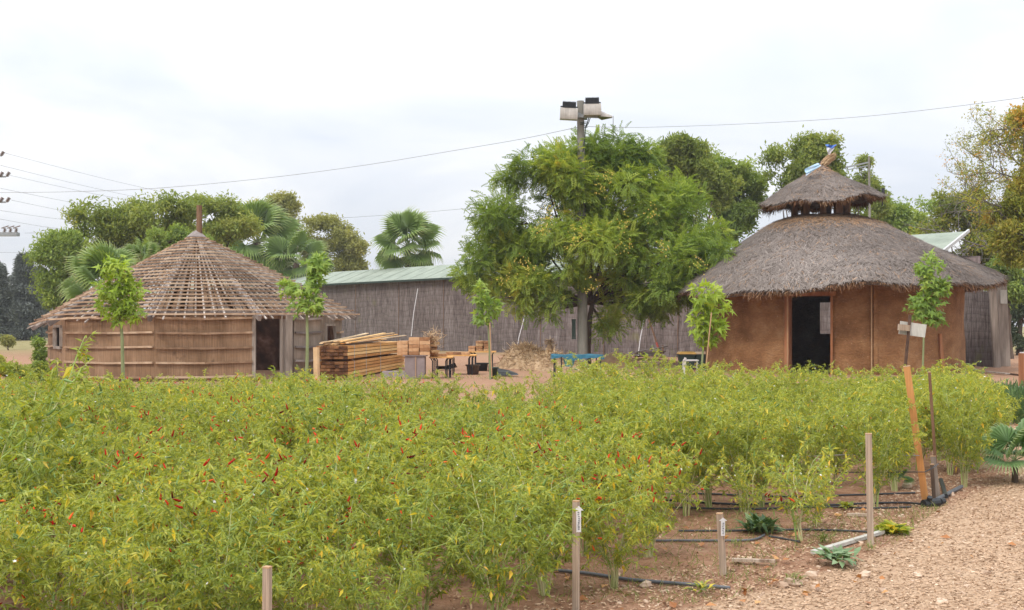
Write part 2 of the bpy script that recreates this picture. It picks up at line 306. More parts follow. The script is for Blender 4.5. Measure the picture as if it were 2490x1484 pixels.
M['chilli_red'] = strawmat('ripe red chilli', [(0.0, (0.10, 0.008, 0.006)), (0.4, (0.30, 0.015, 0.01)), (0.75, (0.58, 0.03, 0.015)), (1.0, (0.75, 0.13, 0.03))])
M['chilli_green'] = plain('green chilli', (0.17, 0.27, 0.07), 0.25)
M['petal'] = plain('white petal', (0.80, 0.80, 0.76), 0.6)
M['herb'] = leafmat('blue green herb', [(0.0, (0.035, 0.07, 0.03)), (0.5, (0.09, 0.16, 0.06)), (1.0, (0.20, 0.28, 0.12))], 0.25)
M['weed'] = leafmat('silvery weed', [(0.0, (0.10, 0.17, 0.07)), (1.0, (0.26, 0.36, 0.19))], 0.2)
M['grass'] = leafmat('thin grass', [(0.0, (0.10, 0.13, 0.03)), (0.6, (0.20, 0.25, 0.06)), (1.0, (0.38, 0.33, 0.16))], 0.3)

def ground_mat():
    m, t = newmat('bare earth'); g = N(t); co = g.n('ShaderNodeTexCoord').outputs['Object']
    soil = g.n('ShaderNodeAttribute', attribute_name='var').outputs['Fac']
    nb = g.noise(co, 0.9, 6, 0.62); nf = g.noise(co, 22, 8, 0.7); nm = g.noise(co, 5, 6, 0.6)
    path = g.ramp(g.math('ADD', g.math('MULTIPLY', nb, 0.5), g.math('MULTIPLY', nf, 0.5)), [(0.3, (0.33, 0.205, 0.125)), (0.5, (0.48, 0.325, 0.21)), (0.7, (0.60, 0.44, 0.305))])
    soilc = g.ramp(g.math('ADD', g.math('MULTIPLY', nm, 0.5), g.math('MULTIPLY', nf, 0.5)), [(0.3, (0.16, 0.082, 0.048)), (0.5, (0.30, 0.165, 0.10)), (0.7, (0.44, 0.28, 0.185))])
    f = g.ramp(g.math('ADD', soil, g.math('MULTIPLY', g.math('SUBTRACT', nm, 0.5), 0.9)), [(0.35, (0, 0, 0)), (0.65, (1, 1, 1))])
    col = g.mix(f, path, soilc)
    sepn = g.n('ShaderNodeSeparateXYZ', {0: co}); far = g.n('ShaderNodeMapRange', {0: sepn.outputs[1], 1: 55.0, 2: 75.0}).outputs[0]
    gr = g.ramp(nb, [(0.35, (0.17, 0.15, 0.06)), (0.65, (0.32, 0.27, 0.13))])
    col = g.mix(far, col, gr)
    b = g.n('ShaderNodeBump', {'Strength': 0.9, 'Distance': 0.03, 'Height': g.math('ADD', nf, nm)}).outputs[0]
    p = g.n('ShaderNodeBsdfPrincipled', {'Base Color': col, 'Roughness': 0.95, 'Normal': b}); p.inputs['Specular IOR Level'].default_value = 0.1
    g.n('ShaderNodeOutputMaterial', {0: p.outputs[0]}); return m
M['ground'] = ground_mat()
def fence_mat():
    m, t = newmat('brushwood screening'); g = N(t); co = g.n('ShaderNodeTexCoord').outputs['Object']
    sp = g.n('ShaderNodeSeparateXYZ', {0: co}); u = sp.outputs[0]; z = sp.outputs[2]
    wob = g.noise(co, 0.7, 3)
    cv = g.n('ShaderNodeCombineXYZ', {0: u, 2: g.math('MULTIPLY', z, 0.10)}).outputs[0]
    n1 = g.noise(cv, 15, 6, 0.75); n2 = g.noise(cv, 3.0, 3, 0.6)
    cv2 = g.n('ShaderNodeCombineXYZ', {0: g.math('MULTIPLY', u, 0.25), 2: z}).outputs[0]
    zz = g.math('ADD', g.math('MULTIPLY', z, 3.6), g.math('MULTIPLY', g.noise(cv2, 0.9, 4, 0.6), 3.4))
    line = g.math('ABSOLUTE', g.math('SUBTRACT', g.math('FRACT', zz), 0.5))
    lf = g.ramp(line, [(0.0, (0.76,) * 3), (0.12, (1, 1, 1))])
    broad = g.noise(co, 0.45, 5, 0.6)
    f = g.math('ADD', g.math('MULTIPLY', n1, 0.65), g.math('ADD', g.math('MULTIPLY', n2, 0.2), g.math('MULTIPLY', broad, 0.15)))
    col = g.ramp(f, [(0.36, (0.04, 0.03, 0.027)), (0.45, (0.105, 0.083, 0.076)), (0.54, (0.185, 0.153, 0.143)), (0.68, (0.37, 0.33, 0.315))])
    col = g.mix(1.0, col, lf, 'MULTIPLY')
    moss = g.ramp(g.math('MULTIPLY', g.noise(co, 0.8, 5, 0.6), 1.0), [(0.6, (0, 0, 0)), (0.72, (0.5, 0.5, 0.5))])
    col = g.mix(moss, col, (0.19, 0.18, 0.075))
    b = g.n('ShaderNodeBump', {'Strength': 0.8, 'Distance': 0.03, 'Height': g.math('ADD', n1, g.math('MULTIPLY', line, 0.5))}).outputs[0]
    p = g.n('ShaderNodeBsdfPrincipled', {'Base Color': col, 'Roughness': 0.95, 'Normal': b}); p.inputs['Specular IOR Level'].default_value = 0.1
    g.n('ShaderNodeOutputMaterial', {0: p.outputs[0]}); return m
M['fence'] = fence_mat()

# ------------------------------------------------------------------ ground
BY = np.array([4.0, 5.0, 5.9, 6.95, 7.9, 9.5, 10.8, 12.0, 14.0, 16.5, 20.0, 26.0])
BX = np.array([-1.6, -0.3, 0.75, 1.85, 2.65, 3.55, 4.55, 5.3, 6.0, 7.0, 8.0, 9.0])
def bound(y): return np.interp(y, BY, BX)
def gz(x, y):
    x = np.asarray(x, float); y = np.asarray(y, float); P = np.stack([x, y, 0 * x], -1)
    w = np.clip((24 - y) / 6, 0, 1)
    return w * (0.012 * snoise(P, 3, 2.2) + 0.007 * snoise(P, 4, 7.0))
def ground():
    xs = np.unique(np.concatenate([np.linspace(-900, -60, 12), np.linspace(-60, -12, 30), np.linspace(-12, 12, 200), np.linspace(12, 60, 30), np.linspace(60, 900, 12)]))
    ys = np.unique(np.concatenate([np.linspace(-60, 3, 10), np.linspace(3, 24, 200), np.linspace(24, 70, 30), np.linspace(70, 1500, 20)]))
    XX, YY = np.meshgrid(xs, ys); Z = gz(XX, YY)
    s = np.clip((bound(YY) - XX) / 0.5 + 0.5, 0, 1) * np.clip((21 - YY) / 3, 0, 1); s = np.maximum(s, .62 * np.clip((YY - 17) / 3, 0, 1))
    b = MB().grid(np.stack([XX, YY, Z], -1), s)
    o = b.build('ground', M['ground'], smooth=True); o['kind'] = 'structure'
ground()

# ------------------------------------------------------------------ leaf scatter tools
def norm(a): return a / (np.linalg.norm(a, axis=-1, keepdims=True) + 1e-9)
def frames(d, up, L, Wd=None):
    """columns: direction, side, normal, scaled"""
    d = norm(d); y = norm(np.cross(up, d)); z = np.cross(d, y); L = np.asarray(L); Wd = L if Wd is None else np.asarray(Wd)
    return np.stack([d * L[:, None], y * Wd[:, None], z * L[:, None]], -1)
LEAF_V = [(0, 0, 0), (0.45, 0.5, 0.06), (1, 0, -0.12), (0.45, -0.5, 0.06)]; LEAF_F = [(0, 3, 2, 1)]
def pinnate(n=7, seed=0):       # compound leaf along +x with drooping tip
    V = []; Fs = []; r = np.random.default_rng(seed)
    for i in range(n):
        t = 0.18 + 0.8 * i / (n - 1); z = -0.30 * t * t; Ls = 0.34 * (1 - 0.45 * abs(t - 0.45))
        for sg in (-1, 1):
            a = rad(58 - 25 * t) * sg; dx, dy = math.cos(a), math.sin(a); k = len(V); w = 0.055
            z2 = z - 0.06 - 0.05 * r.random()
            V += [(t, 0, z), (t + dx * Ls * .5 + dy * w, dy * Ls * .5 - dx * w, z + .01), (t + dx * Ls, dy * Ls, z2), (t + dx * Ls * .5 - dy * w, dy * Ls * .5 + dx * w, z + .01)]
            Fs.append((k, k + 1, k + 2, k + 3))
    return V, Fs
def clump(n=8, seed=0, lw=0.45):
    r = np.random.default_rng(seed); V = []; Fs = []
    for i in range(n):
        d = r.normal(size=3); d /= np.linalg.norm(d); p = r.normal(size=3) * 0.38; u = r.normal(size=3) + (0, 0, 1.0)
        y = np.cross(u, d); y /= np.linalg.norm(y) + 1e-9; z = np.cross(d, y); k = len(V)
        for a, b, c in LEAF_V: V.append(p + 0.55 * (d * a + y * b * lw + z * c))
        Fs.append((k, k + 3, k + 2, k + 1))
    return V, Fs
def lobed():                    # maple-like leaf, fan of triangles, petiole at origin
    ang = [-150, -115, -95, -70, -45, -25, 0, 25, 45, 70, 95, 115, 150]; rr = [0.25, 0.5, 0.24, 0.72, 0.32, 0.5, 1.0, 0.5, 0.32, 0.72, 0.24, 0.5, 0.25]
    rr = [0.22, 0.52, 0.26, 0.80, 0.30, 0.42, 1.0, 0.42, 0.30, 0.80, 0.26, 0.52, 0.22]
    V = [(0.22, 0, 0.05)]; 
    for a, r in zip(ang, rr): V.append((0.22 + 0.62 * r * math.cos(rad(a)), 0.62 * r * math.sin(rad(a)), -0.16 * r * r))
    return V, [(0, i + 2, i + 1) for i in range(len(ang) - 1)]

def crown_points(blobs, n, seed, shell=0.72, gap=-0.35, gapf=1.3, lump=0.22, ids=False):
    r = np.random.default_rng(seed); B = np.array([list(b) for b in blobs], float)       # cx cy cz rx ry rz
    wgt = (B[:, 3] * B[:, 5]); wgt /= wgt.sum(); P = []; Dn = []; Ks = []; tot = 0
    while tot < n:
        k = r.choice(len(B), size=n, p=wgt); d = norm(r.normal(size=(n, 3)))
        q = np.where(r.random(n) < shell, 0.70 + 0.36 * r.random(n) + .35 * (r.random(n) < .05), r.random(n) ** 0.5 * 0.8)
        q = q * (1 + lump * snoise(d * 2.2 + B[k, :3], seed + 1))
        p = B[k, :3] + d * B[k, 3:6] * q[:, None]
        keep = snoise(p, seed + 2, gapf) > gap
        keep &= ~((d[:, 2] < -0.75) & (r.random(n) < 0.5))
        P.append(p[keep]); Dn.append(d[keep]); Ks.append(k[keep]); tot += keep.sum()
    if ids: return np.concatenate(P)[:n], np.concatenate(Dn)[:n], np.concatenate(Ks)[:n]
    return np.concatenate(P)[:n], np.concatenate(Dn)[:n]

def subblobs(bl, seed, k=12, rad_=.40):
    r = np.random.default_rng(seed); out = []
    for b in bl:
        c = np.array(b[:3]); q = np.array(b[3:6]); kk = max(5, int(k * min(1.6, (q[0] * q[2]) ** .5 / 1.6)))
        for i in range(kk):
            d = r.normal(size=3); d[1] *= .9; d[2] += .25; d /= np.linalg.norm(d); f = .50 + .38 * r.random(); m = (q[0] * q[2]) ** .5 * rad_ * (.7 + .6 * r.random())
            p = c + d * q * f; out.append((p[0], p[1], p[2], m * (1 + .25 * r.random()), m, m * .72))
    return out
def limbs(mb, base, fork, blobs, r0, seed, twigs=None, sway=0.3, lr=0.45):
    r = np.random.default_rng(seed); base = np.array(tuple(base), float); fork = np.array(tuple(fork), float)
    pts = [base + (fork - base) * t + np.array([r.normal() * .04 * t, r.normal() * .04 * t, 0]) for t in np.linspace(0, 1, 6)]
    mb.tube(pts, [r0 * (1.25 if i == 0 else 1 - 0.07 * i) for i in range(6)], 10, 0.5)
    ends = []
    for b in blobs:
        for j in range(2):
            c = np.array(b[:3]) + r.normal(size=3) * np.array(b[3:6]) * (0.25 if j else 0.0)
            L = np.linalg.norm(c - fork); mid = fork + (c - fork) * 0.5 + r.normal(size=3) * L * 0.08 + np.array([0, 0, L * .06])
            ts = np.linspace(0, 1, 7)[:, None]; pp = (1 - ts) ** 2 * fork + 2 * ts * (1 - ts) * mid + ts ** 2 * c
            rb = r0 * lr * (0.7 + 0.5 * r.random()); mb.tube(pp, np.linspace(rb, rb * 0.22, 7), 6, 0.4)
            ends += [pp[k] for k in (3, 4, 5, 6)]
    ends = np.array(ends)
    if twigs is not None and len(twigs):
        for p in twigs:
            dd = np.linalg.norm(ends - p, axis=1); e = ends[np.argmin(dd)]
            m = (e + p) / 2 + r.normal(size=3) * 0.06 * np.linalg.norm(p - e)
            mb.tube([e, m, p], [r0 * .09, r0 * .06, r0 * .025], 4, 0.4, caps=False)

def tree(name, label, cat, bx, Y, pblobs, n, tmpl, size, mat, trunk_r=0.16, fork_z=2.0, seed=1, group=None, bark='bark', droop=0.35, gap=-0.12, gapf=1.6,
         ntw=90, varb=0.08, base=None, depth=0.85, lump=0.75, tw_r=None, shell=0.55, vamp=0.10, subk=22, subr=.30):
    """pblobs: (px, py, rx_px, rz_px[, dY]) in picture measure at distance Y"""
    bl = []
    for b in pblobs:
        Yb = Y + (b[4] if len(b) > 4 else 0.0); c = W(b[0], b[1], Yb); rx, rz = b[2] / F * Yb, b[3] / F * Yb
        bl.append((c.x, c.y, c.z, rx, rx * depth, rz))
    org = base if base is not None else Vector((X(bx, Y), Y, 0)); t = thing(name, org, label, cat, group)
    sb = subblobs(bl, seed + 40, subk, subr)
    P, D, K = crown_points(sb, n, seed, gap=gap, gapf=gapf, lump=lump, shell=shell, ids=True); r = np.random.default_rng(seed + 9)
    d = D * 0.8 + r.normal(size=D.shape) * 0.65; d[:, 2] -= droop; up = r.normal(size=D.shape) * 0.35 + (0, 0, 1)
    L = size * (0.7 + 0.6 * r.random(n)); mb = MB()
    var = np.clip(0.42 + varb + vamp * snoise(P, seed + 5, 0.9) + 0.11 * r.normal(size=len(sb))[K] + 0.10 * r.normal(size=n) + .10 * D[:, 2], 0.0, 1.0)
    third = n // 3
    for q in range(3):
        sl = slice(q * third, (q + 1) * third if q < 2 else n); V, Fs = tmpl(seed + q)
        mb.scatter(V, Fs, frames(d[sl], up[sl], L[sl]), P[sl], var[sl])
    mb.build('crown', M[mat], t)
    tb = MB(); top = sum((np.array(b[:3]) for b in bl), np.zeros(3)) / len(bl)
    fork = np.array([org.x + (top[0] - org.x) * .3, org.y, fork_z])
    limbs(tb, org, fork, bl, trunk_r, seed + 3, P[r.choice(n, ntw)])
    tb.build('trunk', M[bark], t, smooth=True)
    return t, P, bl

pin = lambda s: pinnate(6, s)
cl = lambda s: clump(8, s, .38)
# ------------------------------------------------------------------ the big tree by the lamp pole
TY = 41.4
BT = Vector((X(1429, TY), TY, 0))
t, P, bl = tree('chinaberry_tree', 'broad green tree hung with yellow berries, close beside the tall lamp pole', 'tree', 1429, TY,
    [(1440, 460, 175, 118), (1325, 430, 110, 85), (1285, 545, 140, 95), (1215, 640, 105, 75), (1440, 610, 190, 95, -.6), (1475, 785, 36, 40, -.2), (1600, 745, 62, 40, -1.0), (1540, 735, 62, 46, -.8), (1300, 752, 62, 30, -.4), (1210, 715, 50, 36, -.5), (1370, 665, 110, 48, -.7), (1530, 665, 80, 50, -.9), (1570, 440, 105, 95), (1640, 560, 115, 100, -.8), (1705, 640, 100, 75, -2.6), (1650, 690, 95, 60, -2.2),
     (1315, 725, 90, 50, -.8), (1500, 752, 50, 66, -.2), (1590, 710, 85, 55, -1.0), (1460, 375, 110, 52), (1150, 690, 55, 42), (1245, 705, 70, 45, -0.8), (1740, 590, 55, 45, -2.0)],
    21000, pin, 0.36, 'melia', trunk_r=0.13, fork_z=2.3, seed=11, base=BT, droop=0.05, gap=-0.6, gapf=1.3, ntw=260, vamp=0.16, subk=20, subr=.34, lump=.5)
mb = MB(); r = np.random.default_rng(5)
for (px, py) in [(1460, 455), (1475, 430), (1405, 565), (1395, 590), (1335, 512), (1328, 545), (1310, 560), (1270, 640), (1290, 655), (1520, 600), (1515, 545), (1230, 690), (1610, 605), (1580, 520), (1700, 640), (1440, 700)]:
    c = np.array(W(px, py, 36.2 + r.random() * 1.2)); k = 20
    p = c + r.normal(size=(k, 3)) * (0.13, 0.15, 0.17)
    ico = [(0, 0, 1), (.9, 0, 0), (0, .9, 0), (-.9, 0, 0), (0, -.9, 0), (0, 0, -1)]; icf = [(0, 1, 2), (0, 2, 3), (0, 3, 4), (0, 4, 1), (5, 2, 1), (5, 3, 2), (5, 4, 3), (5, 1, 4)]
    mb = MB(); mb.scatter(ico, icf, frames(r.normal(size=(k, 3)), r.normal(size=(k, 3)), np.full(k, .024)), p, r.random(k)); mb.build('berry_cluster', M['berry'], t)


# ------------------------------------------------------------------ background trees
TG = 'trees behind the long reed shed'
tree('leafy_tree', 'olive green tree between the left fan palm and the centre post of the lattice roof', 'tree', 330, 62, [(250, 560, 85, 55), (340, 545, 90, 50), (420, 520, 70, 40), (300, 620, 110, 60)], 3600, cl, 0.42, 'tree_olive', seed=21, group=TG, ntw=60)
tree('leafy_tree', 'bushy green tree at the far left of the tree line, next to the dark conifer', 'tree', 160, 58, [(140, 620, 48, 60), (125, 700, 40, 50), (185, 640, 50, 70), (160, 590, 30, 30), (170, 720, 60, 50)], 2800, cl, 0.36, 'tree_green', seed=22, group=TG, gap=-0.25)
tree('leafy_tree', 'tree with an olive crown directly behind the centre post of the lattice roof', 'tree', 500, 66, [(500, 530, 80, 42), (470, 570, 90, 45), (570, 545, 60, 45)], 2800, cl, 0.42, 'tree_olive', seed=23, group=TG)
tree('leafy_tree', 'fine leaved fresh green tree just above the left slope of the lattice roof', 'tree', 410, 55, [(410, 590, 60, 38), (460, 600, 45, 35), (360, 620, 50, 30)], 2000, cl, 0.30, 'tree_green', seed=24, group=TG, varb=.1)
tree('leafy_tree', 'yellowish thin tree topping the tree line above the largest fan palm', 'tree', 690, 96, [(690, 500, 50, 28), (650, 525, 50, 35), (720, 560, 55, 40)], 2400, cl, 0.5, 'tree_yellow', seed=25, group=TG, gap=-0.15)
tree('leafy_tree', 'dull yellow green rounded tree between the two fan palms', 'tree', 810, 98, [(800, 570, 60, 45), (840, 610, 55, 40), (770, 620, 60, 40), (820, 650, 70, 40)], 3000, cl, 0.5, 'tree_yellow', seed=26, group=TG)
tree('leafy_tree', 'yellow green feathery tree right behind the upper right of the berry tree', 'tree', 1620, 64, [(1600, 400, 60, 50), (1660, 430, 55, 60), (1640, 500, 70, 60)], 3000, pin, 0.6, 'tree_olive', seed=27, group=TG, varb=.2)
tree('leafy_tree', 'feathery tree just right of the big crown, topped by thin shoots', 'tree', 1690, 60, [(1660, 370, 60, 40), (1700, 400, 60, 55), (1620, 380, 40, 35), (1740, 450, 50, 60)], 3600, cl, 0.38, 'tree_olive', seed=57, group=TG, gap=-.3)
tree('leafy_tree', 'dense dark green tree between the berry tree and the thatched hut', 'tree', 1760, 66, [(1740, 420, 85, 65), (1800, 470, 60, 70), (1760, 540, 85, 60), (1710, 480, 60, 60), (1800, 400, 40, 40)], 4600, cl, 0.44, 'tree_green', seed=28, group=TG)
tree('leafy_tree', 'yellow green tree standing directly behind the thatched cap of the mud hut', 'tree', 1960, 64, [(1930, 385, 75, 45), (1985, 370, 55, 40), (2020, 350, 30, 28), (1900, 440, 55, 45), (1960, 450, 70, 50), (2030, 400, 22, 30), (2030, 470, 60, 50)], 4200, cl, 0.40, 'tree_olive', seed=29, group=TG, gap=-0.25, varb=.08)
tree('leafy_tree', 'slim tree around the power pole to the right of the thatched cap', 'tree', 2110, 66, [(2100, 405, 20, 24), (2095, 440, 26, 26), (2120, 470, 40, 32), (2110, 510, 50, 35)], 1300, cl, 0.36, 'tree_olive', seed=30, group=TG, gap=-0.2)
tree('leafy_tree', 'low fresh green tree visible over the right slope of the big thatched roof', 'tree', 2190, 72, [(2170, 520, 60, 34), (2110, 520, 60, 45), (2230, 520, 60, 36), (2270, 560, 50, 40), (2220, 570, 80, 40), (2130, 510, 50, 30)], 2600, cl, 0.45, 'tree_green', seed=31, group=TG, varb=.15)
tree('leafy_tree', 'orange tinged tree above the green roof corner at the right', 'tree', 2330, 62, [(2300, 510, 60, 35), (2360, 520, 70, 45), (2330, 580, 90, 55), (2410, 600, 80, 60), (2440, 540, 60, 55), (2390, 680, 70, 45)], 5200, cl, 0.40, 'tree_autumn', seed=32, group=TG, varb=-.02)
at, aP, abl = tree('autumn_tree', 'tall half bare tree with orange leaves at the right edge of the picture', 'tree', 2560, 40,
    [(2490, 330, 40, 70), (2490, 430, 55, 60), (2455, 470, 50, 50), (2510, 260, 30, 50), (2460, 545, 70, 50), (2500, 600, 90, 70), (2540, 380, 80, 120)], 6500, cl, 0.26, 'tree_autumn', seed=33, gap=-0.35, varb=.12, trunk_r=.2, ntw=60, bark='bark_grey')
mb = MB(); r = np.random.default_rng(77)
TIPS = []
def bare(mb, p, d, L, rr, lev):
    pts = [p]; dd = norm(d)
    for i in range(5):
        dd = norm(dd + r.normal(size=3) * 0.16 + np.array([0, 0, 0.05])); pts.append(pts[-1] + dd * L / 5)
    mb.tube(pts, np.linspace(rr, rr * .4, 6), 4, .5, caps=False)
    if lev < 2: TIPS.extend(pts[2:])
    if lev > 0:
        for i in (1, 2, 3, 4, 5):
            for _ in range(2 if lev > 1 else 1): bare(mb, pts[i], dd + r.normal(size=3) * (.75, .5, .75), L * .5, rr * .5, lev - 1)
for (a, b_) in [((2500, 600), (2385, 470)), ((2490, 520), (2360, 440)), ((2500, 440), (2350, 400)), ((2520, 320), (2400, 262)), ((2500, 480), (2395, 380)), ((2500, 420), (2420, 330))]:
    p = np.array(W(*a, 39.6)); q = np.array(W(*b_, 39.6)); bare(mb, p, q - p, np.linalg.norm(q - p) * .95, .03, 2)
mb.build('bare_branches', M['bark_grey'], at)
TP = np.array(TIPS); TP = TP[r.random(len(TP)) < .8]; TP = TP + r.normal(size=TP.shape) * .08; n = len(TP); V, Fs = clump(7, 3, .4)
MB().scatter(V, Fs, frames(r.normal(size=(n, 3)), r.normal(size=(n, 3)) * .5 + (0, 0, 1), .10 + .16 * r.random(n) ** 2), TP, np.clip(r.normal(.6, .2, n), 0, 1)).build('sparse_leaves', M['tree_autumn'], at)
mb = MB()
for (a, b_) in [((2470, 640), (2290, 560)), ((2420, 660), (2240, 600)), ((2480, 600), (2330, 540))]:
    p = np.array(W(*a, 56)); q = np.array(W(*b_, 56)); bare(mb, p, q - p, np.linalg.norm(q - p), .045, 2)
single('fallen_tree_branch', mb, M['bark_grey'], W(2440, 640, 56), 'long bare grey branches reaching leftwards over the orange tinted tree by the green roof corner', 'branch')
tree('dark_tree', 'very dark evergreen mass at the right edge behind the plank posts', 'tree', 2480, 58, [(2475, 760, 40, 75), (2500, 700, 60, 60), (2460, 820, 22, 35), (2510, 820, 50, 45)], 3000, cl, 0.35, 'tree_dark', seed=34)
tree('leafy_tree', 'shrubby green growth to the right of the thatched eave tip', 'tree', 2455, 52, [(2455, 705, 30, 50), (2435, 660, 40, 40)], 900, cl, 0.34, 'tree_green', seed=35, group=TG)
tree('broadleaf_shrub', 'dark green shrub in the dip left of the brown reed hut wall', 'shrub', 92, 40, [(96, 850, 16, 32), (92, 905, 18, 25)], 700, cl, 0.22, 'tree_green', seed=36, trunk_r=.03, fork_z=.3, ntw=10)
tree('broadleaf_shrub', 'yellow green round shrub far off at the left beside the road barrier', 'shrub', 20, 70, [(19, 820, 13, 14)], 300, cl, 0.3, 'tree_yellow', seed=37, trunk_r=.04, fork_z=.3, ntw=6)

tree('broadleaf_shrub', 'bright green shrub beside the left end wall of the lattice hut', 'shrub', 95, 29, [(92, 905, 24, 16), (60, 912, 30, 14), (115, 918, 20, 12)], 900, cl, 0.15, 'tree_olive', seed=38, trunk_r=.03, fork_z=.2, ntw=10, gap=-9, varb=.2)
tree('broadleaf_shrub', 'low bright green growth at the left edge behind the tallest chilli bush', 'shrub', 25, 27, [(20, 905, 40, 16), (-10, 890, 26, 20), (50, 918, 40, 14)], 900, cl, 0.14, 'tree_olive', seed=39, trunk_r=.03, fork_z=.2, ntw=10, gap=-9, varb=.25)
def conifer(px, top, base, halfw, Y, seed, label):
    r = np.random.default_rng(seed); zt = EYE + (HY - top) / F * Y; wmax = halfw / F * Y; o = Vector((X(px, Y), Y, 0)); t = thing('conifer_tree', o, label, 'tree', 'conifers far off at the left')
    n = 2600; h = r.random(n) ** 0.8; a = r.random(n) * 6.283; z = zt * (1 - h * 0.93)
    q = (0.25 + 0.8 * r.random(n) ** .5) * wmax * (h ** 0.75) * (1 + 0.35 * np.sin(z * 3.1 + a * 2)) * (1 + .2 * np.sin(a * 5 + seed))
    P = np.stack([o.x + q * np.cos(a), o.y + q * np.sin(a), z], -1); d = np.stack([np.cos(a), np.sin(a), 0.15 + 0 * a], -1) + r.normal(size=(n, 3)) * .4
    mb = MB(); V, Fs = clump(8, seed, .3); mb.scatter(V, Fs, frames(d, r.normal(size=(n, 3)) * .3 + (0, 0, 1), np.full(n, .85)), P, r.random(n)); mb.build('crown', M['conifer'], t)
    MB().tube([o, o + Vector((0, 0, zt * .95))], [.28, .05], 7).build('trunk', M['bark'], t)
conifer(58, 622, 815, 42, 118, 1, 'tall grey green conifer with a pointed top, left of the leafy trees')
conifer(98, 660, 815, 24, 122, 2, 'narrower conifer tucked against the right side of the tall pointed one')
conifer(-8, 650, 815, 28, 112, 3, 'conifer cut off by the left edge of the picture')
conifer(30, 700, 815, 22, 125, 4, 'lowest conifer, in the gap between the two taller ones')

# ------------------------------------------------------------------ fan palms
def fan_mesh(seed, mat, segs=34, spread=250, split=0.66):
    r = np.random.default_rng(seed); mb = MB(); V = []; Fs = []; A = []
    for i in range(segs):
        a = rad(-spread / 2 + spread * (i + .5) / segs); da = rad(spread / segs / 2) * 1.0; L = 1.0 * (1 - 0.18 * abs(a) / 2.2) * (0.93 + .1 * r.random())
        k = len(V); zig = 0.05 if i % 2 else -0.05
        def pt(rr, ang, z): return (0.0 + rr * math.cos(ang), rr * math.sin(ang), z)
        s = split; dr = 0.16 + 0.16 * r.random()
        V += [(0, 0, 0), pt(s * L, a - da, 0.05 * 1 - .02), pt(s * L, a, 0.05 + zig), pt(s * L, a + da, 0.05 - .02), pt(.8 * L, a - da * .4, -.03), pt(.8 * L, a + da * .4, -.03), pt(L, a, -dr)]
        A += [0.15, .45, .5, .45, .7, .7, .98]
        jit = (r.random() - .5) * .18; A[-7:] = [min(1, max(0, x + jit)) for x in A[-7:]]
        Fs += [(k, k + 1, k + 2), (k, k + 2, k + 3), (k + 1, k + 4, k + 2), (k + 2, k + 5, k + 3), (k + 2, k + 4, k + 5), (k + 4, k + 6, k + 5)]
    mb.raw(V, Fs, A)
    return mb
def palm(px, py, Y, R, label, seed, nf, mat='palm', trunk=True, elev=(-30, 80), zbase=None, az=(0, 360), group='fan palms', pet=0.9):
    r = np.random.default_rng(seed); c = W(px, py, Y); o = Vector((c.x, Y, 0)); t = thing('fan_palm', o, label, 'palm', group)
    meshes = [fan_mesh(seed + k, mat).mesh('fan', M[mat]) for k in range(3)]
    for i in range(nf):
        a = rad(az[0] + (az[1] - az[0]) * ((i * 0.618) % 1)); e = rad(elev[0] + (elev[1] - elev[0]) * ((i + .5) / nf)); d = Vector((math.cos(a) * math.cos(e), math.sin(a) * math.cos(e), math.sin(e)))
        L = R * (0.5 + .1 * r.random()) * pet; tip = c + d * L
        side = d.cross(Vector((0, 0, 1))).normalized() if abs(d.z) < .98 else Vector((1, 0, 0)); up = side.cross(d).normalized()
        d2 = (d + up * (-.25 + .2 * r.random())).normalized(); up2 = (side.cross(d2)).normalized()
        # blade partly turned to a random side
        rot = Matrix.Rotation(r.normal() * .5, 3, d2); u2 = rot @ up2; u2 = (u2 + Vector((0, -1, 0)) * (.9 if R > 1 else .5)); u2 = (u2 - d2 * u2.dot(d2)).normalized(); s2 = u2.cross(d2).normalized(); sc_ = R * (.56 + .12 * r.random())
        mt = Matrix(((d2.x * sc_, s2.x * sc_, u2.x * sc_, tip.x - o.x), (d2.y * sc_, s2.y * sc_, u2.y * sc_, tip.y - o.y), (d2.z * sc_, s2.z * sc_, u2.z * sc_, tip.z), (0, 0, 0, 1)))
        fo = bpy.data.objects.new('frond', meshes[i % 3]); COL.objects.link(fo); fo.parent = t; fo.matrix_local = mt
        mb = MB(); mb.tube([c - o, (c + d * L * .5) - o + Vector((0, 0, .03 * R)), tip - o], [.014 * R, .01 * R, .008 * R], 5)
        s = bpy.data.objects.new('leaf_stalk', mb.mesh('leaf_stalk', M['sap_bark'])); COL.objects.link(s); s.parent = t
    if trunk: MB().tube([o, o + (c - o) * .5, c], [.07 * R + (.05 if R > 1 else 0), .06 * R + (.05 if R > 1 else 0), .065 * R + (.03 if R > 1 else 0)], 10).build('trunk', M['bark'], t)
    return t
palm(625, 590, 88, 3.5, 'largest fan palm, rising behind the right slope of the lattice roof', 41, 22, elev=(-50, 85))
palm(720, 640, 86, 2.9, 'shaggy darker fan palm just above the green roof, right of the largest palm', 42, 12, elev=(-40, 60))
palm(992, 602, 78, 2.6, 'fan palm standing alone above the middle of the green roof', 43, 20, elev=(-50, 85))
palm(265, 705, 42, 1.75, 'fan palm low behind the left slope of the lattice roof', 44, 15, elev=(-20, 80), az=(60, 330))
palm(345, 640, 44, 1.0, 'small fan palm peeping over the lattice roof beside the low one', 47, 7, elev=(10, 80))
sp = palm(2468, 1120, 11.0, 0.46, 'small young fan palm growing on the bare path at the right edge', 45, 9, 'palm_blue', True, (-15, 80), group='young palms', pet=.8)
palm(2180, 1170, 10.6, 0.16, 'tiny palm seedling under the chilli plants near the leaning orange stake', 46, 5, 'palm_blue', False, (5, 70), group='young palms')

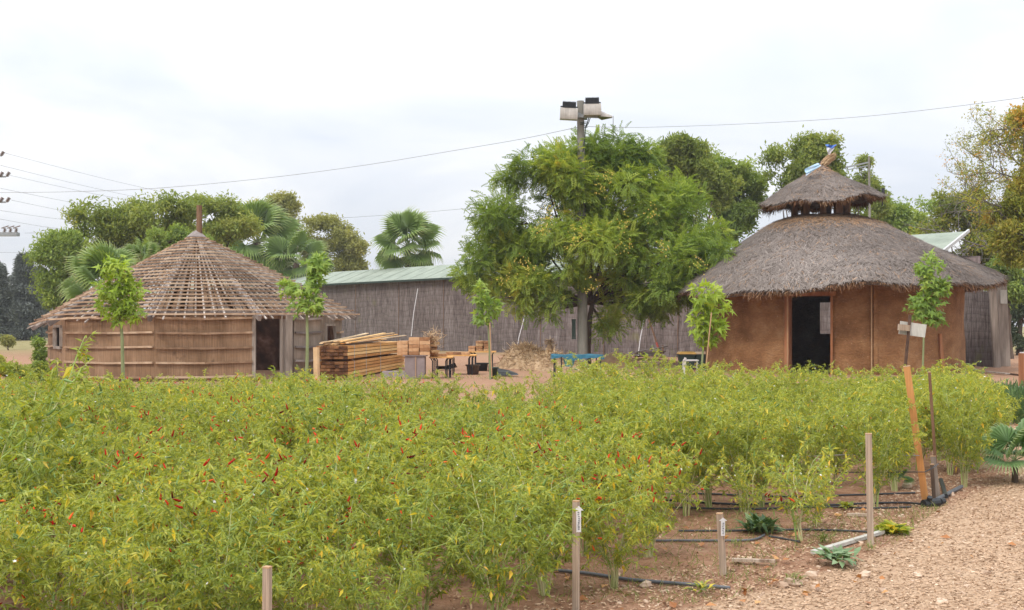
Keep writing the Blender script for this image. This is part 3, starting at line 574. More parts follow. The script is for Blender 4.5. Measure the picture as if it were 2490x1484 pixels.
# ------------------------------------------------------------------ long shed clad with reed screening
FA = np.array([X(380, 100.0), 100.0]); FB = np.array([X(2300, 44.3), 44.3])
FA = np.array([-31.0, 99.8]); fd = (FB - FA) / np.linalg.norm(FB - FA); fn = np.array([-fd[1], fd[0]])       # outward away from the camera?
if fn[1] < 0: fn = -fn
LF = np.linalg.norm(FB - FA)
def fl(o, u, v, z): return Vector((u, v, z))
ang = math.atan2(fd[1], fd[0])
shed = thing('reed_shed', (FA[0], FA[1], 0), 'long shed faced with grey brushwood screening under a pale green roof', 'shed', None, ang)
EZ, RZ, RW = 4.28, 5.35, 2.4
us = np.linspace(0, LF, 120); zs = np.linspace(-0.1, EZ, 12)
r = np.random.default_rng(3)
U, Zz = np.meshgrid(us, zs); off = 0.03 * snoise(np.stack([U, Zz, 0 * U], -1), 8, 1.5) + 0.05 * snoise(np.stack([U, 0 * U, 0 * U], -1), 9, .6)
o = bpy.data.objects.new('reed_wall', MB().grid(np.stack([U, off, Zz], -1)).mesh('reed_wall', M['fence'], smooth=True)); COL.objects.link(o); o.parent = shed
mb = MB()
# roof: front eave overhangs a little, right end cut back obliquely, seams
e0, e1 = (-0.4, -0.35, EZ + .02), (LF, -0.35, EZ + .02); r0_, r1_ = (-0.4, RW, RZ), (LF - .45, RW * .62, EZ + (RZ - EZ) * .70)
ns = 60
top = [[np.array(e0) * (1 - k / ns) + np.array(e1) * k / ns for k in range(ns + 1)], [np.array((-0.4, RW, RZ)) * (1 - k / ns) + np.array((LF - .3, RW * .95, RZ - .08)) * k / ns for k in range(ns + 1)]]
mb.grid(np.array(top)[::-1]); low = np.array(top) - (0, 0, .08); mb.grid(low)
roof = bpy.data.objects.new('roof', mb.mesh('roof', M['green_roof'])); COL.objects.link(roof); roof.parent = shed
mb = MB().beam((-.4, -.40, EZ - .02), (LF, -.40, EZ - .02), .05, .12); o = bpy.data.objects.new('fascia', mb.mesh('fascia', M['dark_trim'])); COL.objects.link(o); o.parent = roof
mb = MB().beam((LF + .03, -.40, EZ + .0), (LF - .27, RW * .95, RZ - .06), .08, .12); o = bpy.data.objects.new('edge_trim', mb.mesh('edge_trim', M['white_trim'])); COL.objects.link(o); o.parent = roof
mb = MB()
for k in range(1, 46): 
    u = LF * k / 46; mb.beam((u, -.36, EZ + .035), (u - .3 * k / 46, RW * .98, RZ - .08 * k / 46 + .02), .03, .012)
o = bpy.data.objects.new('roof_seams', mb.mesh('roof_seams', M['green_roof'])); COL.objects.link(o); o.parent = roof
mb = MB().box((LF / 2, RW + .2, EZ / 2), (LF, .2, EZ)); mb.box((LF - .05, RW / 2, EZ / 2 - .05), (.1, RW - .1, EZ - .1)); mb.box((.05, RW / 2, EZ / 2 - .05), (.1, RW - .1, EZ - .1))
o = bpy.data.objects.new('back_wall', mb.mesh('back_wall', M['grey_board'])); COL.objects.link(o); o.parent = shed
mb = MB()
for k in range(1, 16): mb.beam((LF * k / 16 + .3 * math.sin(k * 5), -.10, 0), (LF * k / 16 + .3 * math.sin(k * 5) + .05, -.10, EZ - .1), .03, .02, up=(0, 1, 0))
o = bpy.data.objects.new('panel_seams', mb.mesh('panel_seams', M['wood_brown'])); COL.objects.link(o); o.parent = shed
# lower reed fence going on to the right, with plank posts
C1 = np.array([X(2421, 41.4), 41.4]); ff = thing('reed_fence', (FB[0], FB[1], 0), 'low brushwood fence right of the mud hut, under the end of the thatched eave', 'fence', None, math.atan2(C1[1] - FB[1], C1[0] - FB[0]))
L2 = np.linalg.norm(C1 - FB); us = np.linspace(0.02, L2, 24); zs = np.linspace(-.05, 2.75, 8); U, Zz = np.meshgrid(us, zs)
off = 0.03 * snoise(np.stack([U, Zz, 0 * U], -1), 18, 2.5)
o = bpy.data.objects.new('screening', MB().grid(np.stack([U, off, Zz], -1)).mesh('screening', M['fence'], smooth=True)); COL.objects.link(o); o.parent = ff
mb = MB().box((L2 * .5, .06, 1.37), (L2 - .1, .05, 2.7)); o = bpy.data.objects.new('backing', mb.mesh('backing', M['grey_board'])); COL.objects.link(o); o.parent = ff
def post(name, x0, y0, x1, y1, Y, w, th, mat, label, cat='post', group=None, up=(0, 1, 0)):
    a = W(x0, y0, Y); b = W(x1, y1, Y); a.z = min(a.z, 0) - .1 if y0 > HY else a.z
    mb = MB().beam(a, b, w / F * Y, th, up=up); return single(name, mb, M[mat], (a.x, a.y, 0), label, cat, group)
post('fence_post', 2425, 895, 2413, 702, 41.2, 16, .12, 'wood_grey', 'narrow grey plank post at the right end of the low reed fence', group='plank posts at the fence end')
post('fence_post', 2444, 890, 2434, 690, 42.3, 24, .16, 'wood_grey', 'wide brown grey post, rightmost at the fence end', group='plank posts at the fence end')
single('tin_plate', MB().box(W(2441, 722, 42.1), (.24, .02, .5)), M['sign_board'], W(2441, 722, 42.1), 'small pale plate nailed to the top of the wide post beside the thatch tip', 'plate')
mb = MB().beam(W(2322, 622, 45.5), W(2366, 648, 44.5), .35, .05)
single('dark_roof_sheet', mb, M['black_metal'], W(2340, 635, 45), 'dark sheet edge poking out above the right thatch slope', 'sheet')

# ------------------------------------------------------------------ lattice hut
def hut_frame(cx, cy):
    u = Vector((-cx, -cy, 0)).normalized(); rr = Vector((-u.y, u.x, 0)); c = Vector((cx, cy, 0))
    def at(phi, R, z=0.0, side=0.0):
        p = c + u * (R * math.cos(rad(phi))) + rr * (R * math.sin(rad(phi)) + side); p.z = z; return p
    return at
LHX, LHY = -9.5, 34.9; LH = hut_frame(LHX, LHY); LO = Vector((LHX, LHY, 0))
hut = thing('lattice_hut', LO, 'round reed hut whose cone roof is still a bare lattice of battens', 'hut')
def phi_for(at, R_, px, lo=-88, hi=88):
    for _ in range(50):
        m_ = (lo + hi) / 2; q = at(m_, R_); v = CX + q.x / q.y * F
        if v < px: lo = m_
        else: hi = m_
    return m_
RWALL = 4.35; REAVE = 4.87; WTOP = 1.80
PH = [-137, -97] + [phi_for(LH, RWALL, q) for q in (157, 376, 616, 781)] + [93, 135, 180]
EZV = [1.55, 1.50, 1.63, 1.76, 1.78, 1.80, 1.82, 1.75, 1.65]
APEX = LO + Vector((-.06, 0, 4.27))
def Lp(p): return Vector(p) - LO
def quad_wall(a, b, z0, z1, n=8, wob=0.02, sd=0):
    a = np.array(a[:2]); b = np.array(b[:2]); nrm = np.array([-(b - a)[1], (b - a)[0]]); nrm = nrm / np.linalg.norm(nrm)
    t = np.linspace(0, 1, n); zz = np.linspace(z0, z1, 6); T, Z = np.meshgrid(t, zz); P = np.stack([T * 5 + sd, Z * 2, 0 * T], -1); o_ = wob * snoise(P, 30 + sd, 1.0)
    return np.stack([a[0] + (b - a)[0] * T + nrm[0] * o_, a[1] + (b - a)[1] * T + nrm[1] * o_, Z], -1)
def wall_piece(t0, t1, k, z0, z1, mat='reed_brown', nbat=5, bmat='batten', name='wall_panel', ztop=None):
    A = LH(PH[k], RWALL); B = LH(PH[(k + 1) % 9], RWALL); a = A.lerp(B, t0); b = A.lerp(B, t1)
    w = MB(); w.grid(quad_wall(a, b, z0, z1, sd=k)); out = ((a + b) / 2 - LO).normalized(); out.z = 0
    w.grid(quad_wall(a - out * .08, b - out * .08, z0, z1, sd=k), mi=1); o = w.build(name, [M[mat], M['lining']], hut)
    if nbat:
        bm = MB()
        for j in range(nbat):
            z = 0.13 + j * 0.395 + (random.random() - .5) * .02
            if z < z0 + .03 or z > z1 - .03: continue
            dz = (random.random() - .3) * .03; mid = a.lerp(b, .5)
            pts = [a.lerp(b, 0.01) + Vector((0, 0, z - .01)), mid + Vector((0, 0, z - .03 + dz)), a.lerp(b, .99) + Vector((0, 0, z + dz))]
            bm = MB()
            for p, q in zip(pts, pts[1:]): bm.beam(p + out * .055, q + out * .055, .04, .055, var=random.random())
            bm.build('batten', M[bmat], o)
    return o
for k in range(9):
    mt = 'reed_grey' if k in (5,) else 'reed_brown'
    if k == 1:      # window panel on the far left
        wall_piece(0, .48, k, 0, WTOP); wall_piece(.48, .88, k, 0, 0.88); wall_piece(.48, .88, k, 1.48, WTOP, nbat=0); wall_piece(.88, 1, k, 0, WTOP, nbat=0)
    elif k == 4:    # doorway panel
        wall_piece(.58, 1, k, 0, WTOP, 'reed_grey', 5, 'rafter')
    elif k == 5:    # window panel on the right
        wall_piece(0, .15, k, 0, WTOP, 'reed_grey', 0); wall_piece(.15, .58, k, 0, .95, 'reed_grey', 3, 'rafter'); wall_piece(.15, .58, k, 1.52, WTOP, 'reed_grey', 0); wall_piece(.58, 1, k, 0, WTOP, 'reed_grey', 5)
    else: wall_piece(0, 1, k, 0, WTOP)
def frame_at(k, t0, t1, z0, z1, w=.07, name='window'):
    A = LH(PH[k], RWALL + .02); B = LH(PH[(k + 1) % 9], RWALL + .02); a = A.lerp(B, t0); b = A.lerp(B, t1); m = MB(); Z = Vector((0, 0, 1))
    m.beam(a + Z * z0, b + Z * z0, .10, w); m.beam(a + Z * z1, b + Z * z1, .10, w); m.beam(a + Z * (z0 + w / 2 + .002), a + Z * (z1 - w / 2 - .002), w, .12); m.beam(b + Z * (z0 + w / 2 + .002), b + Z * (z1 - w / 2 - .002), w, .12)
    return m.build(name, M['wood_grey'], hut)
frame_at(1, .48, .88, .88, 1.48, name='window_frame'); frame_at(5, .15, .58, .95, 1.52, name='window_frame')
mb = MB(); A = LH(PH[1 + 0], RWALL).lerp(LH(PH[2], RWALL), .68)
# leaning stick in the right window
A = LH(PH[5], RWALL + .02); B = LH(PH[6], RWALL + .02); MB().beam(A.lerp(B, .55) + Vector((0, 0, .95)), A.lerp(B, .42) + Vector((0, 0, 1.5)), .09, .05).build('loose_board', M['wood_brown'], hut)
# door frame: thin post left, broad weathered post right
A = LH(PH[4], RWALL); B = LH(PH[5], RWALL)
MB().beam(A.lerp(B, .01), A.lerp(B, .01) + Vector((0, 0, 1.78)), .09, .09, up=(0, 1, 0)).build('door_post', M['wood_grey'], hut)
MB().beam(A.lerp(B, .40), A.lerp(B, .40) + Vector((0, 0, 1.78)), .08, .08, up=(0, 1, 0)).build('door_post', M['wood_grey'], hut)
mb = MB(); p = A.lerp(B, .50); mb.beam(p + Vector((0, -.03, 0)), p + Vector((0, -.03, 1.80)), .25, .16, up=(0, 1, 0)); mb.build('broad_door_post', M['wood_grey'], hut)
MB().beam(A.lerp(B, 0) + Vector((0, 0, 1.74)), A.lerp(B, .56) + Vector((0, 0, 1.74)), .06, .10).build('door_lintel', M['wood_brown'], hut)
MB().tube([LO, LO + Vector((.03, 0, 2.6)), LO + Vector((0.02, 0, 5.14))], [.10, .10, .085], 8).build('centre_post', M['wood_brown'], hut)
# interior ring posts
for k in (0, 1, 6, 7, 8, 2): MB().beam(LH(PH[k], RWALL - .2), LH(PH[k], RWALL - .2) + Vector((0, 0, 1.78)), .12, .12, up=(0, 1, 0)).build('wall_post', M['wood_brown'], hut)
lr_ = thing('roof', (0, 0, 0), None, None); lr_.parent = hut; del lr_
for o in list(bpy.data.objects):
    if o.name == 'roof' and o.type == 'EMPTY': bpy.data.objects.remove(o)
def roofpt(k, t, over=0.0):
    E = LH(PH[k % 9], REAVE, EZV[k % 9]); p = APEX.lerp(E, t); p.z = E.z + (APEX.z - E.z) * (max(0, 1 - t) ** 0.95 if t <= 1 else (1 - t)); return p
ring = MB()
for k in range(9): ring.beam(LH(PH[k], RWALL - .02, WTOP + .03), LH(PH[(k + 1) % 9], RWALL - .02, WTOP + .03), .10, .10)
roofo = ring.build('roof', M['rafter'], hut)
for k in range(9):
    m = MB(); pts = [roofpt(k, t) - Vector((0, 0, .12)) for t in (0.02, .25, .5, .75, .99)]
    for a, b in zip(pts, pts[1:]): m.beam(a, b, .09, .15, var=random.random())
    m.build('rafter', M['rafter'], roofo)
NR = 23
for k in range(9):
    bt = MB(); sl = MB()
    for j in range(NR + 1):
        t = 0.07 + (1.0 - 0.07) * j / NR; a = roofpt(k, t); b = roofpt(k + 1, t); a.z += .035; b.z += .035
        jz = lambda: Vector((0, 0, (random.random() - .5) * .010))
        d = (b - a).normalized(); o0 = -.02 - random.random() * (.02 + .07 * t); o1 = .02 + random.random() * (.02 + .07 * t)
        if j == NR and k == 2: o1 = -1.6
        m_ = (a + b) / 2 + jz()
        bt.beam(a + d * o0 + jz(), m_, .042, .045, var=random.random()); bt.beam(m_ + Vector((0, 0, .004)), b + d * o1 + jz(), .041, .043, var=random.random())
    span = (LH(PH[k], 5) - LH(PH[(k + 1) % 9], 5)).length; ns = 11
    for i in range(ns):
        s = (i + .5 + (random.random() - .5) * .25) / ns; t0 = 0.05 if i % 2 == 0 else .30; t1 = 1.0 + random.random() * .035 if random.random() < .7 else .97
        if i % 3 == 1: t0 = .12
        if random.random() < .12: t1 = .8
        ts = np.linspace(t0, t1, 4); pts = []
        for t in ts:
            a = roofpt(k, t); b = roofpt(k + 1, t); p = a.lerp(b, s); p.z -= .025; pts.append(p)
        v_ = random.random()
        for a, b in zip(pts, pts[1:]): sl.beam(a, b, .042, .03, var=v_)
    o = sl.build('roof_slats', M['slat'], roofo); bt.build('roof_battens', M['batten'], o)
MB().lathe([(0.02, .12), (.10, .08), (.30, -.09), (.28, -.11), (.02, .02)], APEX, 9).build('peak_cap', M['rafter'], roofo)
# old boards still lying under parts of the roof
ob = MB()
for k, s0, s1, t0, t1 in [(3, .55, .95, .15, .45), (3, .0, .25, .2, .6), (2, .0, .9, .12, .35), (4, .1, .9, .1, .4), (1, .1, .9, .1, .35), (5, .0, .9, .12, .45), (4, .0, .35, .5, .8), (6, .1, .9, .1, .5), (7, .1, .9, .05, .4), (0, .1, .9, .05, .4),(1, .1, .5, .5, .9), (2, .05, .4, .3, .75), (2, .5, .9, .55, .8), (1, .6, .95, .3, .6), (5, .1, .6, .4, .9), (4, .5, .9, .35, .7), (8, .2, .7, .3, .8), (7, .2, .8, .3, .8), (6, .1, .7, .4, .85), (0, .2, .7, .4, .9)]:
    for i in range(3):
        s = s0 + (s1 - s0) * i / 3; a = roofpt(k, t0).lerp(roofpt(k + 1, t0), s); b = roofpt(k, t1).lerp(roofpt(k + 1, t1), s); ob.beam(a - Vector((0, 0, .22)), b - Vector((0, 0, .22)), .13, .02, var=random.random())
ob.build('underlay_boards', M['underlay'], roofo)

# ------------------------------------------------------------------ mud hut with two-tier thatch
MX, MY = 10.88, 39.2; MH = hut_frame(MX, MY); MO = Vector((MX, MY, 0))
mh = thing('mud_hut', MO, 'round red mud hut with a two tier grey thatched roof and a dark open doorway', 'hut')
RM = 4.25; D0, D1 = phi_for(MH, RM, 1917), phi_for(MH, RM, 2022); WD0, WD1 = 0, 0
import itertools
def mud_arc(mb, p0, p1, z0, z1, R, nz=10, flip=False, corr=0.05):
    n = max(2, int((p1 - p0) / 1.2)); P = []
    for z in np.linspace(z0, z1, nz):
        row = []
        for ph in np.linspace(p0, p1, n):
            q = MH(ph, R); f = np.array([[q.x, q.y, z]]); dr = corr * snoise(f, 50, 1.6)[0] + .02 * snoise(f, 51, 5)[0] + (.16 * max(0, .35 - z) if R > 4.4 else 0)
            q = MH(ph, R + dr, z); row.append(tuple(q))
        P.append(row)
    mb.grid(np.array(P))
BW0, BW1 = 180 + phi_for(lambda p, q: MH(180 - p, q), RM, 2045) * -1, 180 - phi_for(lambda p, q: MH(180 - p, q), RM, 1991)          # far window seen through the doorway
mb = MB()
for R, th in ((RM, 1), (RM - .28, 0)):
    mud_arc(mb, D1, BW0, -.05, 3.05, R); mud_arc(mb, BW1, 360 + D0, -.05, 3.05, R)
    mud_arc(mb, BW0, BW1, -.05, 1.18, R, 4); mud_arc(mb, BW0, BW1, 2.38, 3.05, R, 4)
    mud_arc(mb, D0, D1, 2.44, 3.05, R, 4)
mb.build('wall', M['mud'], mh, smooth=True)
wf = MB()
for ph, R in ((BW0, RM), (BW1, RM)): wf.beam(MH(ph, R + .02, 1.16), MH(ph, R + .02, 2.4), .06, .34, up=tuple(MH(ph, 1) - MO))
wf.beam(MH(BW0, RM + .02, 1.16), MH(BW1, RM + .02, 1.16), .34, .06); wf.beam(MH(BW0, RM + .02, 2.4), MH(BW1, RM + .02, 2.4), .34, .06)
wf.build('window_frame', M['wood_grey'], mh)
M['door_wood'] = surf('red brown door frame', [(0.2, (0.19, 0.075, 0.033)), (0.5, (0.32, 0.135, 0.062)), (0.8, (0.46, 0.25, 0.14))], 6, (1, 1, .15), fine=(50, (1, 1, .05), .8, 1.12))
df = MB(); ZZ = Vector((0, 0, 1))
a = MH(D0, RM + .02); b = MH(D1, RM + .02)
df.beam(a, a + ZZ * 2.40, .13, .30, up=tuple(MH(D0, 1) - MO)); df.beam(b, b + ZZ * 2.40, .07, .30, up=tuple(MH(D1, 1) - MO)); df.beam(a.lerp(b, -.06) + ZZ * 2.47, b.lerp(a, -.10) + ZZ * 2.47, .32, .13)
df.build('door_frame', M['door_wood'], mh)
MB().beam(a.lerp(b, -.05) + Vector((0, -.17, 0)), a.lerp(b, -.05) + Vector((0, -.17, 2.4)), .025, .03, up=(0, 1, 0)).build('frame_strip', M['cane'], mh)
MB().beam(MH(phi_for(MH, RM, 2118), RM + .05), MH(phi_for(MH, RM, 2117), RM + .08) + ZZ * 2.75, .035, .05, up=tuple(MH(11, 1) - MO)).build('wall_strip', M['cane'], mh)
MB().beam(MH(phi_for(MH, RM, 2128), RM + .02), MH(phi_for(MH, RM, 2127), RM + .04) + ZZ * 2.85, .12, .10, up=tuple(MH(12, 1) - MO)).build('wall_post', M['mud'], mh)
m = MB(); m.beam(MH(phi_for(MH, RM, 2288), RM + .06), MH(phi_for(MH, RM, 2280), RM + .07) + ZZ * 1.25, .14, .10, up=tuple(MH(35, 1) - MO), w1=.09); m.build('exposed_post', M['door_wood'], mh)
MB().beam(MH(-62, RM + .05, 1.35), MH(-62, RM + .05, 2.1), .42, .05, up=tuple(MH(-62, 1) - MO)).build('dark_opening_panel', M['black_metal'], mh)  # black slab on the wall; the side opening's inner darkness put into its colour
# inside floor, dark compacted earth
MB().lathe([(0.01, .012), (RM - .3, .012)], MO, 30).build('floor', M['pile_dirt'], mh)
RE = 5.45; PRr = np.array([0.5, 0.85, 1.11, 1.58, 1.98, 2.7, 3.31, 3.8, 4.65, 5.2, 5.45]); PRz = np.array([5.27, 5.24, 5.20, 5.07, 4.90, 4.47, 4.08, 3.82, 3.36, 3.00, 2.80])
def rmod(ph): return -0.20 * math.sin(rad(-ph)) * (1 if True else 0)
def thatch_pt(ph, r, low=0.0):
    t = max(0.0, (r - .85) / (RE - .85)); s = math.sin(rad(ph)); c = math.cos(rad(ph))
    z = float(np.interp(r, PRr, PRz)) + t * t * (0.16 * s * (1.0 if s > 0 else 1.6) - .12 * max(c, 0) + .07 * math.sin(rad(ph * 5 + 40)) + .05 * math.sin(rad(ph * 11)))
    return MH(ph, r * (1 + .012 * math.sin(rad(ph * 7)) * t), z - low, side=-.33 * (1 - t))
def cap_pt(ph, r, low=0.0):
    CR = [0, .08, .28, .56, 1.12, 1.58, 2.0]; CZ = [7.12, 6.98, 6.80, 6.64, 6.31, 6.04, 5.74]
    s = math.sin(rad(ph)); c = math.cos(rad(ph)); t = r / 2.0; z = float(np.interp(r, CR, CZ)) + t * t * (.13 * s - .14 * max(0, c) ** 3 - .07 * math.sin(rad(ph * 6 + 20)))
    return MH(ph, r * (1 + .03 * math.sin(rad(ph * 5)) * t), z - low, side=-.35)
def thatch(fn, rs, nph, parent, name, th, nstraw, fringe, seed, brown_to):
    r = np.random.default_rng(seed); ph = np.linspace(0, 360, nph + 1); rs = np.array(rs)
    P = np.array([[tuple(fn(p, q)) for p in ph] for q in rs]); P[:, :, 2] += .035 * snoise(P, seed, 2.6)
    mb = MB(); mb.grid(P); rim = np.array([[tuple(fn(p, rs[-1])) for p in ph], [tuple(fn(p, rs[-1] - .03, th * .6)) for p in ph], [tuple(fn(p, rs[-1] - .22, th)) for p in ph]]); rim[0] = P[-1]; mb.grid(rim)
    und = np.array([[tuple(fn(p, q, th if i == 0 else th)) for p in ph] for i, q in enumerate((rs[-1] - .22, rs[-1] * .75, rs[-1] * .5, rs[0] + .1))]); mb.grid(und)
    body = mb.build(name, M['thatch'], parent, smooth=True)
    n = nstraw; q = np.sqrt(r.random(n) * (rs[-1] ** 2 - rs[0] ** 2) + rs[0] ** 2); a = r.random(n) * 360
    p0 = np.array([tuple(fn(x, y)) for x, y in zip(a, q)]); p1 = np.array([tuple(fn(x, y + .05)) for x, y in zip(a, q)]); p2 = np.array([tuple(fn(x + .6, y)) for x, y in zip(a, q)])
    down = norm(p1 - p0); sd = norm(p2 - p0); nr = norm(np.cross(down, sd)); nr *= np.sign(nr[:, 2:3])
    p0[:, 2] += .035 * snoise(p0, seed, 2.6)
    d = down + sd * r.normal(size=(n, 1)) * .85 + nr * (r.random((n, 1)) * .16 - .02)
    var = np.clip(.40 + .12 * r.normal(size=n) + .14 * snoise(p0, seed + 3, .9), 0, .78)
    br = r.random(n) < np.clip((brown_to - q) / .9, 0, .85) + .035; var[br] = .86 + .14 * r.random(br.sum())
    L = .16 + .16 * r.random(n)
    sb = MB(); sb.scatter([(0, -.5, 0), (1, -.25, .0), (1, .25, 0), (0, .5, 0)], [(0, 1, 2, 3)], frames(d, nr, L, np.full(n, .019)), p0 + nr * .012, var)
    sb.build('straw_layer', M['straw_grey'], body)
    n = fringe; a = r.random(n) * 360; q = rs[-1] - r.random(n) * .20
    p0 = np.array([tuple(fn(x, y, .04 + .12 * (rs[-1] - y) / .2 * th / .2)) for x, y in zip(a, q)]); c = np.array([tuple(fn(x, y - .2, th)) for x, y in zip(a, q)]); out = norm((p0 - c) * (1, 1, 0))
    d = out * .45 + (0, 0, -1.0) + r.normal(size=(n, 3)) * .32; fb = MB(); L = (.09 + .15 * r.random(n) ** 2 + .10 * (r.random(n) < .06)) * (0.9 + .5 * np.sin(a * .35) * np.sin(a * .11))
    fb.scatter([(0, -.5, 0), (1, -.2, 0), (1, .2, 0), (0, .5, 0)], [(0, 1, 2, 3)], frames(d, out + r.normal(size=(n, 3)) * .3, L, np.full(n, .02)), p0, np.clip(r.normal(.42, .25, n), 0, 1)); fb.build('eave_fringe', M['straw_brown'], body)
    return body
thatch(thatch_pt, [.5, .85, 1.15, 1.58, 2.14, 2.6, 3.02, 3.5, 3.9, 4.3, 4.75, 5.0, 5.2, 5.45], 120, mh, 'lower_thatch', .26, 46000, 9500, 61, 2.45)
cap = thatch(cap_pt, [.01, .08, .28, .56, .85, 1.12, 1.35, 1.58, 1.8, 2.0], 72, mh, 'upper_thatch', .14, 8000, 3200, 62, .75)
for ph, w in ((-75, .34), (-30, .16), (5, .20), (38, .30), (75, .22), (120, .2), (165, .2), (215, .2), (250, .25)):
    p = MH(ph, .92, 5.1, side=-.35); MB().beam(p, p + Vector((0, 0, .75)), w, .12, up=tuple(MH(ph, 1) - MO)).build('lantern_post', M['wood_brown'], mh)
# twisted peak
m = MB(); r = np.random.default_rng(8); pk = MH(0, 0, 7.05, side=-.35); n = 700
tt = r.random(n); p = np.array(tuple(pk)) + np.stack([.34 * tt + .05 * r.normal(size=n) * (1.2 - tt), .06 * r.normal(size=n), .30 * tt - .12 + .05 * r.normal(size=n)], -1)
m.scatter([(0, -.5, 0), (1, -.25, 0), (1, .25, 0), (0, .5, 0)], [(0, 1, 2, 3)], frames(np.array([1.0, 0, .75]) + r.normal(size=(n, 3)) * .22, r.normal(size=(n, 3)), .10 + .16 * r.random(n), np.full(n, .022)), p, .35 + .55 * r.random(n))
m.build('peak_tuft', M['hay'], cap)
# flag and torn sheet
fs = thing('small_flag', W(2002, 392, 39.0), 'white flag with a blue top band on a leaning stick at the roof peak', 'flag')
MB().tube([W(2002, 392, 39.0), W(2034, 352, 39.0)], .014, 5).build('stick', M['cane'], fs)
def cloth(c4, n, amp, sd):
    a, b, c, d = [np.array(tuple(v)) for v in c4]; s = np.linspace(0, 1, n); S, T = np.meshgrid(s, s)
    P = (1 - S)[..., None] * (1 - T)[..., None] * a + S[..., None] * (1 - T)[..., None] * b + S[..., None] * T[..., None] * c + (1 - S)[..., None] * T[..., None] * d
    P[..., 1] += amp * np.sin(S * 9 + T * 4 + sd); P[..., 2] += amp * .4 * np.sin(S * 7 + sd); return P
MB().grid(cloth((W(2007, 352, 39), W(2034, 353, 39), W(2029, 361, 39), W(2010, 359, 39)), 8, .04, 1)).build('blue_band', M['flag_blue'], fs)
MB().grid(cloth((W(2010, 359, 39), W(2029, 361, 39), W(2018, 377, 39), W(2012, 374, 39)), 8, .04, 1)).build('white_cloth', M['flag_white'], fs)
single('torn_plastic_sheet', MB().grid(cloth((W(1990, 397, 38.4), W(1996, 404, 38.2), W(1961, 428, 38.3), W(1957, 412, 38.6)), 12, .05, 2)), M['sheet_blue'], W(1975, 410, 38.4), 'torn white and blue plastic sheet caught left of the thatch peak', 'sheet')

# ------------------------------------------------------------------ lamp pole with floodlights
PY = 40.5; po = Vector((X(1417, PY), PY, 0)); lp = thing('lamp_pole', po, 'tall grey pole carrying floodlights above the berry tree', 'lamp pole')
MB().tube([po, po + Vector((-.03, 0, 5)), po + Vector((-.08, 0, EYE + (HY - 246) / F * PY))], [.19, .155, .125], 14).build('pole', M['pole'], lp, smooth=True)
def flood(px, py, ang_, label=None, open_=False):
    c = W(px, py, PY - .35); s = 1 / F * PY; h = thing('x', c, None, None); bpy.data.objects.remove(h)
    # curved shell: swept arc in yz, width along x
    P = []; w = 44 * s / 2 * .95; Hh = 27 * s
    R = Matrix.Rotation(rad(ang_), 3, 'Y')
    for t in np.linspace(0, 1, 7):
        y = -.14 - .10 * math.sin(t * 1.8); z = Hh / 2 - Hh * t; row = []
        for u in np.linspace(-1, 1, 9): v = R @ Vector((w * u, y + .08 * t, z)); row.append((c.x + v.x, c.y + v.y, c.z + v.z))
        P.append(row)
    mb = MB().grid(np.array(P)); back = np.array(P); back[:, :, 1] += .30; mb.grid(back)
    for i in (0, -1): mb.grid(np.array([np.array(P)[i], back[i]]))
    for j in (0, -1): mb.grid(np.array([np.array(P)[:, j], back[:, j]]))
    o = mb.build('floodlight', M['lamp_shell'], lp)
    g = MB(); v = R @ Vector((0, 0, Hh / 2 + .11)); c2 = c + v; g.box(c2 + Vector((0, -.02, 0)), (w * 1.55, .22, .20), R)
    for i in range(11):
        v = R @ Vector(((i - 5) / 5 * w * .74, 0, Hh / 2 + .12)); g.box(c + v + Vector((0, -.14, 0)), (.018, .04, .22), R)
    v = R @ Vector((0, 0, Hh / 2 + .03)); g.tube([c + (R @ Vector((-w * 1.0, 0, Hh / 2 + .06))), c + (R @ Vector((w * 1.0, 0, Hh / 2 + .06)))], .025, 6)
    g.build('ballast_box', M['black_metal'], o)
flood(1383, 278, 3); flood(1440, 268, -1)
c = W(1470, 276, PY - .2); m = MB()
P = []
for t in np.linspace(0, 1, 6): P.append([tuple(c + Vector((-.25 + .52 * u, .16 * math.cos(math.pi * t) * (1 - .5 * u), -.12 - .03 * u + .26 * math.sin(math.pi * t) * (1 - .75 * u)))) for u in np.linspace(0, 1, 5)])
m.grid(np.array(P)); o = m.build('street_lamp_head', M['lamp_shell'], lp)
MB().raw([c + Vector((-.25, -.16, -.12)), c + Vector((.27, -.08, -.15)), c + Vector((.27, .08, -.15)), c + Vector((-.25, .16, -.12)), c + Vector((-.1, 0, -.24))], [(0, 1, 4), (1, 2, 4), (2, 3, 4), (3, 0, 4)]).build('lamp_glass', M['lamp_glass'], o)
m = MB(); s = PY / F
m.beam(W(1400, 283, PY - .2), W(1455, 285, PY - .2), .07, .07); m.beam(W(1400, 276, PY - .2), W(1412, 280, PY - .2), .12, .1); m.box(W(1416, 284, PY), (.36, .34, .12)); m.box(W(1455, 282, PY - .2), (.5, .08, .05))
m.build('bracket', M['steel'], lp)
m = MB()
for z in (291, 306, 310): m.tube([W(1417, z, PY) + Vector((.155 * math.cos(q), .155 * math.sin(q), .02 * q)) for q in np.linspace(0, 6.28, 16)], .015, 5)
m.tube([W(1432, 286, PY - .1), W(1428, 300, PY - .1), W(1424, 308, PY - .18), W(1422, 340, PY - .18), W(1417, 372, PY - .2)], .018, 5); m.tube([W(1436, 285, PY - .1), W(1431, 300, PY - .12), W(1425, 309, PY - .18)], .015, 5)
m.build('tie_wires', M['dark_trim'], lp)
single('junction_box', MB().box(W(1395, 800, PY - .1), (.13, .2, .60)).box(W(1395, 778, PY - .1), (.15, .22, .05)).box(W(1395, 823, PY - .1), (.15, .22, .05)), M['dark_trim'], W(1395, 800, PY - .1), 'dark green box hanging on the left of the lamp pole under the tree', 'box')

